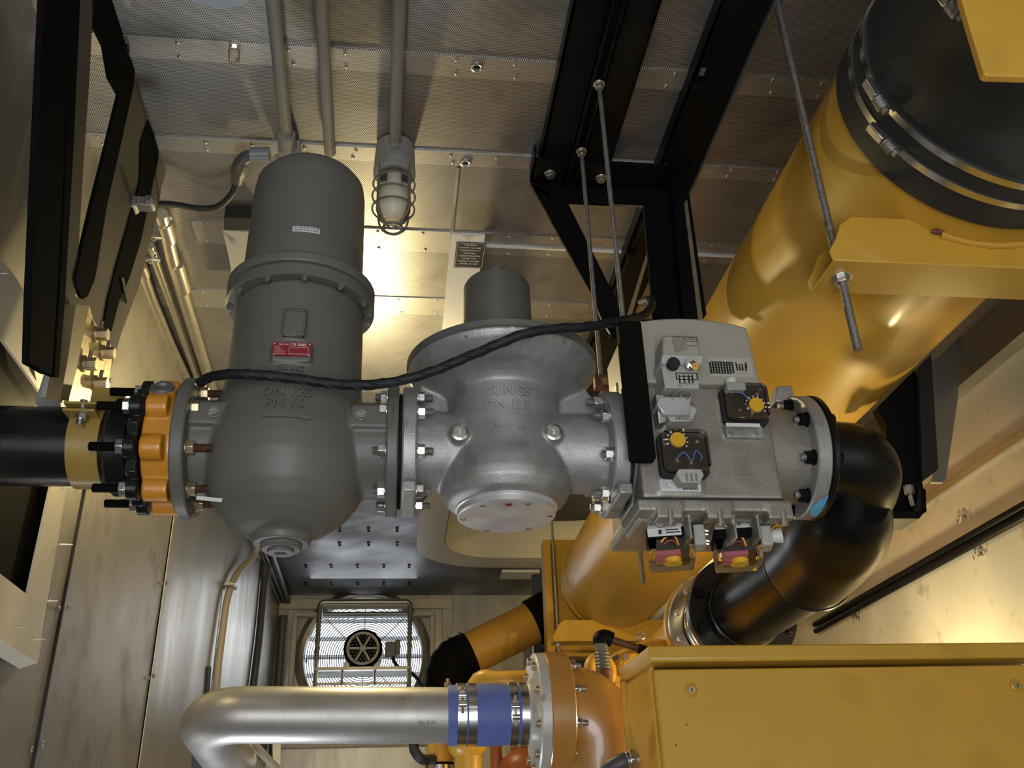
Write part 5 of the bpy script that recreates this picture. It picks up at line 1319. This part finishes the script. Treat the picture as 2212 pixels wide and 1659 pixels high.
obj('fitting', MB().cyl(q + Vector((0, 0, -.03)), q + Vector((0, 0, .05)), .032, n=20), K['conduit_d'], t)
tag(obj('wall_pipe', MB().tube([at(612, 1330, X=XL + .06), at(606, 1420, X=XL + .06), at(598, 1520, X=XL + .06), at(590, 1640, X=XL + .06)], .030, 16), K['conduit_d']), 'thick dark vertical pipe standing beside the frame of the exhaust fan', 'pipe')
tn = thing('tan_hose', 'tan flexible hose curving down the left wall below the grey filter', 'hose', at(500, 1270, X=XL + .03))
obj('hose', MB().tube(catmull([at(x, y, X=XL + dx) for x, y, dx in ((556, 1128, .10), (560, 1165, .085), (548, 1200, .06), (512, 1240, .035), (492, 1290, .03), (480, 1370, .03), (470, 1450, .03), (464, 1530, .03))], 8), .0165, 16), K['tanhose'], tn)
p = at(497, 1266, X=XL + .03); obj('hose_clip', MB().box(p, (.04, .095, .016)), K['cream'], tn, bevel=.003)
for dy in (-.04, .04): obj('clip_screw', MB().cyl(p + Vector((.02, dy, 0)), p + Vector((.03, dy, 0)), .006, n=10), K['zinc'], tn)
tag(obj('wall_rail', MB().tube([at(452, 1440, X=XL + .012), at(447, 1520, X=XL + .012), at(440, 1640, X=XL + .012)], .009, 10), K['conduit_d']), 'thin dark vertical rail on the left wall just left of the tan hose', 'rail')
# ---- hoist beam with its notice, bracket behind the filter
zh = ZC - .10
bm_ = thing('hoist_beam', 'white painted hoist beam end under the ceiling behind the regulator dome, carrying a black notice', 'beam', at(1010, 520, Z=zh))
x0_, x1_ = at(975, 508, Z=zh).x, at(1048, 508, Z=zh).x; yb0 = at(1010, 508, Z=zh).y
m = MB(); m.bb((x0_, yb0, zh), (x1_, yb0 + 1.8, zh + .008)); obj('bottom_flange', m, K['paper'], bm_)
m = MB(); m.bb(((x0_ + x1_) / 2 - .005, yb0 + .22, zh + .008), ((x0_ + x1_) / 2 + .005, yb0 + 1.8, ZC)); obj('web', m, K['paper'], bm_)
zn = zh - .0015
a, b = at(986, 523, Z=zn), at(1041, 580, Z=zn)
sg = obj('notice', MB().bb((a.x, a.y, zn), (b.x + .002, b.y, zn + .0015)), K['gasket'], bm_)
m = MB(); MC2 = Matrix(((1, 0, 0, 0), (0, -1, 0, 0), (0, 0, -1, 0), (0, 0, 0, 1)))
for k, s_ in enumerate(('USE BEAM', 'CLAMPS TO KEEP', 'MONOTROLLY', 'SECURED.', 'USE EXTENSION', 'CORD FOR', 'TROLLY POWER', 'WHEN IN USE')):
    m.text(s_, .0085, Matrix.Translation(Vector(((a.x + b.x) / 2, a.y + .012 + (b.y - a.y - .02) * k / 8, zn - .0002))) @ MC2, .0001)
for y_ in (a.y + .003, b.y - .004): m.bb((a.x + .003, y_, zn - .0004), (b.x - .002, y_ + .0008, zn))
for x_ in (a.x + .003, b.x - .002): m.bb((x_, a.y + .003, zn - .0004), (x_ + .0008, b.y - .004, zn))
obj('notice_print', m, K['whiteink'], sg)
obj('end_stop', MB().prism([at(998, 509, Z=zh - .002), at(1026, 509, Z=zh - .002), at(1013, 521, Z=zh - .002)], (0, 0, .002)), K['cream'], bm_)
zz = ZC - .05
bk = thing('white_bracket', 'white folded sheet bracket with a bolt, sticking out left behind the filter bowl', 'bracket', at(520, 520, Z=zz))
m = MB().prism([at(px, py, Z=zz) for px, py in ((481, 498), (560, 502), (560, 640), (508, 640), (495, 560))], (0, 0, .003)); obj('sheet', m, K['lgrey'], bk)
m = MB().prism([at(px, py, Z=zz) for px, py in ((484, 470), (560, 472), (560, 498), (484, 496))], (0, 0, .04)); obj('hollow', m, K['gasket'], bk)
obj('bolt', MB().cyl(at(503, 522, Z=zz - .008), at(503, 522, Z=zz), .007, n=12), K['zinc_dark'], bk)
# round lamp base at the very top edge
p = at(455, -66, Z=ZC - .03); tag(obj('lamp_base', MB().lathe([(.10, 0), (.095, .02), (.09, .03), (0, .03)], p, (0, 0, 1), 48), mat('pale_blue_plastic', (.30, .36, .42), 0, .3)), 'pale round lamp base cut off by the top edge of the picture', 'lamp base')
# long black cable across the train
cb = [(432, 826, 1.56), (455, 814, 1.53), (500, 808, 1.50), (560, 810, 1.49), (640, 818, 1.49), (720, 829, 1.49), (800, 831, 1.48), (870, 821, 1.47), (940, 800, 1.465), (1000, 775, 1.46), (1060, 750, 1.46), (1130, 722, 1.45), (1200, 710, 1.46), (1270, 706, 1.48), (1325, 696, 1.52), (1365, 688, 1.58), (1392, 680, 1.62), (1408, 660, 1.66), (1403, 647, 1.72), (1385, 652, 1.80)]
cbt = thing('braided_cable', 'long black braided cable sagging across the filter and regulator to the valve', 'cable', at(1000, 775, Y=1.46))
P = catmull([at(x, y, Y=Y) for x, y, Y in cb], 8)
obj('sleeve', MB().tube(P, .0088, 16), K['cable'], cbt)
m = MB()
for ph in (0, 2.1, 4.2):
    H_ = []
    for i, p in enumerate(P[:-1]):
        u, v, _ = frame(P[i + 1] - p); a = ph + i * .35; H_.append(p + (u * cos(a) + v * sin(a)) * .0078)
    m.tube(H_, .0022, 6)
obj('braid', m, K['cable'], cbt)
# ================================================================ yellow cabinet, lower right
YC = 2.0
cb_ = thing('control_cabinet', 'large yellow steel cabinet with two key locks and a projecting top hood, lower right', 'cabinet', (1.0, 2.15, .02))
c0 = at(1414, 1446, Y=YC); X0 = c0.x; ZT = c0.z; X1 = 1.47
zh_ = at(1405, 1395, Y=YC - .01).z
obj('cabinet_body', MB().bb((X0 + .006, YC + .020, .02), (X1, YC + .285, ZT + .004)), K['yellow'], cb_, bevel=.004)
dr = obj('door', MB().bb((X0, YC, .30), (X1 - .01, YC + .018, ZT)), K['yellow'], cb_, bevel=.003)
# rolled hood profile running along the top and back down the left side
m = MB()
prof = [(YC - .012, zh_), (YC - .012, zh_ - .030), (YC - .008, zh_ - .034), (YC + .03, zh_ - .038), (YC + .275, zh_ - .030), (YC + .285, zh_ + .004)]
m.prism([(X0 - .012, y, z) for y, z in prof], (X1 - X0 + .03, 0, 0))
obj('hood', m, K['yellow'], cb_, bevel=.004)
m = MB(); m.bb((X0 - .012, YC + .262, .05), (X0 + .004, YC + .285, zh_ - .02)); m.bb((X0 - .004, YC + .03, .05), (X0 + .008, YC + .27, zh_ - .034))
obj('side_frame', m, K['yellow'], cb_, bevel=.003)
for px, py in ((1493, 1491), (2195, 1481)):
    p = at(px, py, Y=YC)
    lk = obj('lock', MB().lathe([(.0145, 0), (.0140, .003), (.0105, .005), (.0095, .003), (.0095, .0045), (0, .0045)], p, (0, -1, 0), 32), K['yellow'], dr)
    c = obj('lock_cylinder', MB().lathe([(.0078, .003), (.0074, .0062), (0, .0062)], p, (0, -1, 0), 28), K['yzinc'], lk)
    obj('keyhole', MB().box(p + Vector((0, -.0064, 0)), (.0022, .001, .009), Matrix.Rotation(radians(12), 3, 'Y')), K['ink'], lk)
for px, py in ((1483, 1565), (1460, 1610)):
    p = at(px, py, Y=YC - .0005); obj('paint_chip', MB().cyl(p, p + Vector((0, .001, 0)), .0022, n=8), K['rustb'], dr)
a, b = at(1806, 1561, Y=YC - .0004), at(1823, 1556, Y=YC - .0004); obj('scratch', MB().tube([a, a.lerp(b, .5) + Vector((0, 0, .001)), b], .0006, 6), K['cream'], dr)
# ================================================================ silver charge pipe
YP = 2.45
sp_ = thing('silver_pipe', 'fat scuffed silver metal pipe crossing the bottom, elbowed at its left end', 'pipe', (-.1, YP, 1.83))
pc = at(968, 1547, Y=YP); ZP = pc.z + .002; RP = .067
xe_ = at(372, 1547, Y=YP).x
path = arcpath([(pc.x + .02, YP, ZP), (xe_ + RP, YP, ZP + .012), (xe_ + RP + .02, YP + .42, ZP - .06)], .10, 12)
obj('pipe', MB().tube(path, RP, 56), K['silver'], sp_, smooth=60)
m = MB().text('02-15 01', .012, Matrix.Translation(Vector((pc.x - .055, YP - RP * .95, ZP - .026))) @ FACE, .004)
obj('pipe_stamp', m, mat('stamp_grey', (.28, .27, .26), .4, .5), sp_)
fitp = at(967, 1484, Y=YP)
obj('vent_nipple', MB().cyl((fitp.x, YP, ZP + RP - .01), (fitp.x, YP, ZP + RP + .012), .007, n=14).hexa((fitp.x, YP, ZP + RP + .004), (fitp.x, YP, ZP + RP + .012), .010).cyl((fitp.x, YP, ZP + RP + .012), (fitp.x, YP, ZP + RP + .022), .005, n=12), K['yzinc'], sp_)
# blue sleeve with band clamps
def XP_(px): return at(px, 1547, Y=YP - .05).x
sl = thing('silicone_sleeve', 'blue silicone hose sleeve with four steel bands at the end of the silver pipe', 'hose', (XP_(1060), YP, ZP))
s0, s1 = XP_(968), XP_(1152)
obj('sleeve', MB().lathe([(RP, 0), (RP + .005, 0), (RP + .006, .010), (RP + .005, .030), (RP + .008, .075), (RP + .008, .130), (RP + .005, .160), (RP + .004, s1 - s0), (RP - .002, s1 - s0)], (s0, YP, ZP), AX, 72, closed=False), K['blue'], sl, smooth=60)
def band(px0, px1, tb=None, sgn=1):
    x0, x1 = XP_(px0), XP_(px1)
    b = obj('band_clamp', MB().lathe([(RP + .006, 0), (RP + .0095, 0), (RP + .0095, x1 - x0), (RP + .006, x1 - x0)], (x0, YP, ZP), AX, 72), K['steel'], sl)
    if tb is not None:
        a = radians(tb); xm = (x0 + x1) / 2
        def T(r, da, dx=0): return Vector((xm + dx, YP - r * cos(a + da), ZP + r * sin(a + da)))
        obj('t_bolt', MB().cyl(T(RP + .018, .45), T(RP + .018, -.42), .0032, n=10).hexa(T(RP + .018, .28), T(RP + .018, .20), .007), K['zinc'], b)
        m = MB(); m.cyl(T(RP + .014, .12, -.009), T(RP + .014, .12, .009), .0065, n=14); m.cyl(T(RP + .014, -.18, -.009), T(RP + .014, -.18, .009), .0065, n=14)
        obj('trunnion', m, K['steel'], b)
    return b
band(988, 1008, 20); band(1012, 1030); band(1103, 1120, -2); band(1126, 1143)
# ---- flange pair and tan housing
hX0 = at(1152, 1547, Y=YP - .1).x; hX1 = at(1190, 1547, Y=YP - .12).x; hX2 = at(1243, 1547, Y=YP - .12).x
hs_ = thing('compressor_housing', 'rounded tan orange engine housing behind a bolted ochre flange, left of the cabinet', 'housing', (hX2, YP, ZP - .12))
RH = .150
obj('worn_flange', MB().lathe([(.06, -.010), (.074, -.008), (.078, .002), (.10, .012), (RH - .006, .014), (RH - .002, .018), (RH - .002, hX1 - hX0)], (hX0, YP, ZP), AX, 96, closed=False).lathe([(.05, hX1 - hX0), (RH - .002, hX1 - hX0)], (hX0, YP, ZP), AX, 96, closed=False), K['white_metal'], hs_)
tanm = mat('tan_orange_paint', (.40, .20, .045), 0, .30, noise=.05, coat=.5)
obj('ochre_flange', MB().lathe(flange_prof(RH, hX2 - hX1, .05), (hX1, YP, ZP), AX, 96), tanm, hs_)
pth = arcpath([(hX2 - .002, YP, ZP), (hX2 + .075, YP, ZP), (hX2 + .080, YP + .02, ZP - .4)], .072, 12)
obj('housing_bend', MB().tube(pth, [.118] + [.116] * (len(pth) - 2) + [.10], 64), tanm, hs_, smooth=60)
q = at(1244, 1527, Y=YP - .115)
obj('round_boss', MB().lathe([(.016, -.002), (.016, .002), (.013, .003), (.011, .001), (0, .001)], (q.x, YP - .104, q.z), (.25, -1, .15), 28), tanm, hs_)
for i in range(10):
    a = radians(18 + 36 * i); p = Vector((hX0 + .016, YP - .128 * cos(a), ZP + .128 * sin(a)))
    obj('flange_bolt', MB().hexa(p + Vector((-.012, 0, 0)), p, .0105), K['yzinc'], hs_, bevel=.001)
    p = Vector((hX2, p.y, p.z))
    s_ = obj('stud', MB().cyl(p, p + Vector((.030, 0, 0)), .0065, n=12), K['zinc_dark'], hs_)
    obj('nut', MB().hexa(p, p + Vector((.014, 0, 0)), .0115), K['zinc'], s_, bevel=.001)
# ---- small yellow elbow, cross pipe, black hose behind
e_ = thing('engine_pipe', 'small glossy yellow engine elbow just above the blue sleeve', 'pipe', at(1090, 1480, Y=2.95))
P = [at(1028, 1520, Y=2.95) + Vector((0, 0, -.1)), at(1034, 1480, Y=2.95), at(1075, 1472, Y=2.93), at(1140, 1470, Y=2.92)]
obj('elbow', MB().tube(catmull(P, 6), [.035, .036, .036, .036, .035, .034, .034, .033, .032, .032, .031, .031, .030, .030, .030, .030, .030, .030, .030][:19], 28), K['yellow'], e_, smooth=60)
p = at(1138, 1470, Y=2.92); obj('elbow_flange', MB().cyl(p, p + Vector((.014, 0, 0)), .046, n=32), K['yellow'], e_, bevel=.003)
for a in (60, 200, 320): q = p + Vector((.014, -.036 * cos(radians(a)), .036 * sin(radians(a)))); obj('elbow_bolt', MB().hexa(q, q + Vector((.012, 0, 0)), .010), K['zinc'], e_)
YD = 5.2
dp_ = thing('diagonal_pipe', 'dull yellow pipe slanting up to the right between black rubber elbows', 'pipe', at(1005, 1420, Y=YD))
A, B_ = at(1000, 1420, Y=YD), at(1168, 1336, Y=YD); rD = .115
obj('pipe', MB().cyl(A, B_, rD, n=48), K['yellow_dull'], dp_)
rb1 = thing('rubber_elbow', 'black ribbed rubber elbow at the lower left end of the slanting yellow pipe', 'rubber elbow', at(960, 1450, Y=YD))
dd = (B_ - A).normalized()
P = catmull([A + dd * .05, A - dd * .02, A - dd * .07 + Vector((0, 0, -.02)), A - dd * .09 + Vector((-.0, 0, -.10)), A - dd * .09 + Vector((-.0, 0, -.28))], 10)
obj('elbow', MB().tube(P, [rD + .006 + (.007 * abs(sin(i * .55)) if 8 < i < 34 else 0) for i in range(len(P))], 40), K['black_matt'], rb1, smooth=60)
obj('hose_clamp', MB().torus(A + dd * .03, dd, rD + .012, .006, 40, 8), K['black_steel'], rb1)
rb2 = tag(obj('rubber_cuff', MB().lathe([(rD + .006, 0), (rD + .016, .01), (rD + .014, .03), (rD + .016, .05), (rD + .02, .14), (rD + .02, .24)], B_ - dd * .06, dd, 44), K['black_matt'], smooth=60), 'black rubber cuff at the upper right end of the slanting yellow pipe', 'rubber cuff')
# lower pipes hanging below the silver pipe
def vpipe(nm, px, Y, r, mt, lab, ztop_px=1560, col=None):
    t = thing(nm, lab, 'pipe', at(px, 1640, Y=Y)); a = at(px, ztop_px, Y=Y); a2 = Vector((a.x, a.y, 1.0))
    obj('pipe', MB().cyl(a2, a, r, n=36), mt, t); return t, a
t, a = vpipe('coolant_pipe', 950, 3.3, .042, K['yellow_dull'], 'dull yellow upright pipe under the silver pipe, left of its glossy neighbour')
p = at(950, 1648, Y=3.3); obj('cuff', MB().cyl(p, p + Vector((0, 0, -.06)), .047, n=36), K['black_matt'], t); obj('steel_band', MB().cyl(p + Vector((0, 0, -.008)), p + Vector((0, 0, -.03)), .0485, n=36), K['steel'], t)
t, a = vpipe('yellow_neck', 1010, 3.1, .043, K['yellow'], 'glossy yellow upright pipe with a collar, under the blue sleeve')
p = at(1010, 1612, Y=3.1); obj('neck_collar', MB().lathe([(.043, -.03), (.058, -.015), (.062, .0), (.062, .02)], p, (0, 0, 1), 40), K['yellow'], t)
vpipe('brown_pipe', 1070, 3.2, .019, K['brown_paint'], 'thin copper brown upright pipe under the blue sleeve')
tag(obj('brown_housing', MB().ball(at(1130, 1670, Y=3.2), .085, (1, 1, .9), 36, 20).cyl(at(1128, 1640, Y=3.2), at(1122, 1612, Y=3.2), .03, n=24), K['brown_paint'], smooth=60), 'rounded copper brown housing at the bottom, left of the white flange', 'housing')
tag(obj('black_hose', MB().tube(catmull([at(894, 1600, Y=3.2), at(896, 1622, Y=3.2), at(912, 1640, Y=3.2), at(935, 1640, Y=3.25)], 8), .016, 16), K['rubber']), 'short black curved hose under the silver pipe, left of the dull yellow pipe', 'hose')
# dark bars and plates low behind the pipe
m = MB().prism([at(px, py, Y=5.55) for px, py in ((1150, 1240), (1180, 1240), (1184, 1440), (1156, 1440))], (0, .05, 0)); m.bb((m.v[0][0], 5.55, 0), (m.v[1][0], 5.60, m.v[2][2] + .1))
tag(obj('dark_post', m, mat('navy_steel', (.015, .022, .035), .2, .5)), 'dark navy upright post between far wall and the yellow end plate', 'post')
m = MB().prism([at(px, py, Y=4.75) for px, py in ((1215, 1418), (1276, 1420), (1280, 1470), (1215, 1470))], (0, .05, 0)); m.bb((m.v[0][0], 4.75, 0), (m.v[1][0], 4.80, m.v[2][2] + .02))
tag(obj('dark_block', m, K['gasket']), 'dark block visible in the gap above the yellow flange', 'block')
m = MB().prism([at(px, py, Y=5.6) for px, py in ((1010, 1500), (1058, 1425), (1150, 1395), (1152, 1500))], (0, .02, 0)); m.bb((m.v[0][0], 5.6, 0), (m.v[2][0], 5.62, m.v[0][2] + .01))
tag(obj('pale_guard', m, K['cream']), 'pale sheet guard below the slanting yellow pipe', 'guard')
m = MB().tube([at(540, 1600, Y=2.9), at(600, 1662, Y=2.9)], .012, 10); tag(obj('galvanised_strut', m, K['emt']), 'thin slanting galvanised strut under the silver pipe elbow', 'strut')
m = MB().prism([at(px, py, Y=3.1) for px, py in ((415, 1606), (530, 1560), (533, 1690), (412, 1690))], (0, .03, 0)); tag(obj('dark_intake', m, mat('navy_dull', (.03, .04, .055), .1, .5)), 'dark blue grey plate where the silver pipe ends, bottom left', 'plate')
m = MB().prism([at(px, py, Y=3.3) for px, py in ((588, 1560), (606, 1560), (606, 1690), (590, 1690))], (0, .03, 0)); tag(obj('cream_post', m, K['cream']), 'narrow cream upright under the silver pipe, by the end of the strut', 'post')
# ================================================================ engine top between flange and cabinet
en = thing('engine_casting', 'jumble of glossy yellow engine castings between the tan housing and the cabinet hood', 'engine', at(1340, 1480, Y=3.0))
YN = 2.95
def N(px, py, Y=YN): return at(px, py, Y=Y)
m = MB(); m.prism([N(*p) for p in ((1290, 1440), (1330, 1408), (1400, 1378), (1450, 1380), (1450, 1650), (1300, 1650))], (0, .30, 0)); obj('head_casting', m, K['yellow'], en, bevel=.012)
m = MB().cyl(N(1212, 1458, 2.9), N(1300, 1462, 2.9), .020, n=24); obj('cross_tube', m, K['yellow'], en)
m = MB().torus(N(1297, 1447, 2.86), (.3, -1, .1), .036, .018, 32, 12); obj('ring_casting', m, K['yellow'], en)
for px, py, r, l_ in ((1362, 1442, .042, .05), (1335, 1560, .06, .06), (1392, 1420, .03, .05), (1330, 1500, .032, .06)):
    c = N(px, py, YN); obj('round_boss', MB().cyl(c, c + Vector((0, -l_, 0)), r, r * .85, 28), K['yellow'], en, bevel=.004)
for px, py in ((1351, 1421), (1382, 1380), (1318, 1495), (1330, 1530)):
    c = N(px, py, YN - .06); obj('cap_screw', MB().cyl(c, c + Vector((0, -.014, 0)), .011, n=18), K['yzinc'], en)
m = MB().prism([N(px, py, YN - .02) for px, py in ((1322, 1420), (1334, 1413), (1336, 1422), (1324, 1430))], (0, .01, 0)); obj('grey_tag', m, K['dark_alu'], en)
tag(obj('yellow_casting', MB().prism([N(px, py, 2.75) for px, py in ((1318, 1535), (1345, 1515), (1360, 1560), (1350, 1600), (1330, 1580))], (0, .1, 0)), K['yellow'], bevel=.008), 'yellow casting corner peeking out right of the tan housing', 'casting')
gb = thing('neck_pipe', 'glossy yellow pipe stub leading to the stainless bellows flange', 'pipe', (XF_, 2.9, ZF))
obj('stub', MB().cyl((XF_, 2.826, ZF), (XF_, 3.25, ZF - .02), .135, n=56), K['yellow'], gb)
obj('yellow_flange', MB().lathe([(.10, 0), (.180, 0), (.180, .02), (.10, .02)], (XF_, 2.826, ZF), (0, 1, 0), 64), K['yellow'], gb)
# hose assembly with rusty coupling
Yh = 2.6
ha = thing('sensor_hose', 'black hose fitting with rusty brown coupling and a thin pipe leading to the cabinet hood', 'hose', at(1300, 1460, Y=Yh))
def HP(px, py): return at(px, py, Y=Yh)
obj('upright_hose', MB().tube(catmull([HP(1304, 1450), HP(1302, 1425), HP(1299, 1400), HP(1296, 1380)], 6), .0185, 20), K['dark_alu'], ha, smooth=60)
m = MB()
for k in range(5): m.torus(HP(1303, 1442).lerp(HP(1300, 1412), k / 4), (0, 0, 1), .019, .003, 24, 6)
obj('hose_ribs', m, K['dark_alu'], ha)
obj('elbow_fitting', MB().tube(catmull([HP(1296, 1392), HP(1297, 1380), HP(1306, 1376), HP(1322, 1382)], 6), .021, 20), K['black_steel'], ha, smooth=60)
obj('thin_pipe', MB().cyl(HP(1318, 1381), HP(1396, 1406), .0105, n=16), mat('dark_brown_pipe', (.09, .055, .035), .2, .45), ha)
obj('pipe_collar', MB().cyl(HP(1378, 1400), HP(1405, 1409), .0135, n=16), K['black_steel'], ha)
obj('rusty_coupling', MB().cyl(HP(1305, 1446), HP(1305, 1482), .024, n=24), K['rustb'], ha, bevel=.004)
obj('red_edge', MB().prism([HP(1286, 1372), HP(1290, 1370), HP(1292, 1408), HP(1288, 1408)], (0, .004, 0)), K['red'], ha)
obj('paper_strip', MB().prism([HP(1290, 1372), HP(1295, 1371), HP(1296, 1400), HP(1292, 1402)], (0, -.003, 0)), K['paper'], ha)
m = MB().torus(HP(1385, 1372), (.2, -1, .2), .011, .0025, 20, 6); obj('wire_loop', m, K['yzinc'], ha)
# little frame under far rod
p = at(1211, 1432, Y=nb3.y - .0)
tag(obj('rod_nut_stack', MB().hexa(p + Vector((0, 0, -.02)), p + Vector((0, 0, .012)), .022).cyl(p + Vector((0, 0, -.05)), p + Vector((0, 0, .0)), .012, n=14), K['zinc_dark']), 'nut at the lower end of the thin rod above the tan flange', 'nut')
# chrome fitting and grey hose at the bottom edge
cf = thing('grey_hose', 'dark grey hose with bright chrome screw fitting at the bottom edge below the tan housing', 'hose', at(1330, 1670, Y=2.1))
obj('hose', MB().tube(catmull([at(1300, 1690, Y=2.12), at(1318, 1662, Y=2.11), at(1340, 1648, Y=2.10), at(1356, 1643, Y=2.1)], 6), .018, 20), K['conduit_d'], cf)
a, b = at(1352, 1644, Y=2.1), at(1378, 1640, Y=2.1)
obj('fitting', MB().cyl(a, b, .019, n=32).hexa(a.lerp(b, .3), a.lerp(b, .75), .024), K['steel'], cf, bevel=.001)
# rivet pairs on the far dark ceiling
far = [o for o in bpy.data.objects if o.name.startswith('ceiling_far')][0]
m = MB()
for py in (1141, 1172, 1220, 1258):
    for px in (733, 796, 858, 640, 920) if py < 1200 else (715, 772, 829, 884, 660):
        q = at(px, py, Z=ZC); m.cyl(q + Vector((0, 0, -.006)), q, .010, n=8); m.cyl(q + Vector((0, .05, -.006)), q + Vector((0, .05, 0)), .008, n=8)
obj('rivets', m, K['black_steel'], far)

# ---- repeats carry a common group
GR = {'ceiling_conduit': 'grey conduits along the ceiling', 'galvanised_conduit': 'bright conduits in the left ceiling corner',
      'corner_pipe': 'dark pipes in the far left corner', 'wall_conduit': 'black conduits on the right wall', 'wall_clip': 'wire clips on the right wall',
      'ceiling_grommet': 'metal grommets in the ceiling', 'pipe_strap': 'straps on the corner conduits', 'threaded_rod': 'threaded hanger rods', 'flange_gasket': 'black gaskets between flanges'}
for o in list(bpy.data.objects):
    if o.parent is None and 'label' in o.keys():
        k = o.name.split('.')[0]
        if k in GR: o['group'] = GR[k]
for o in bpy.data.objects:
    if 'o_' in o.keys(): del o['o_']
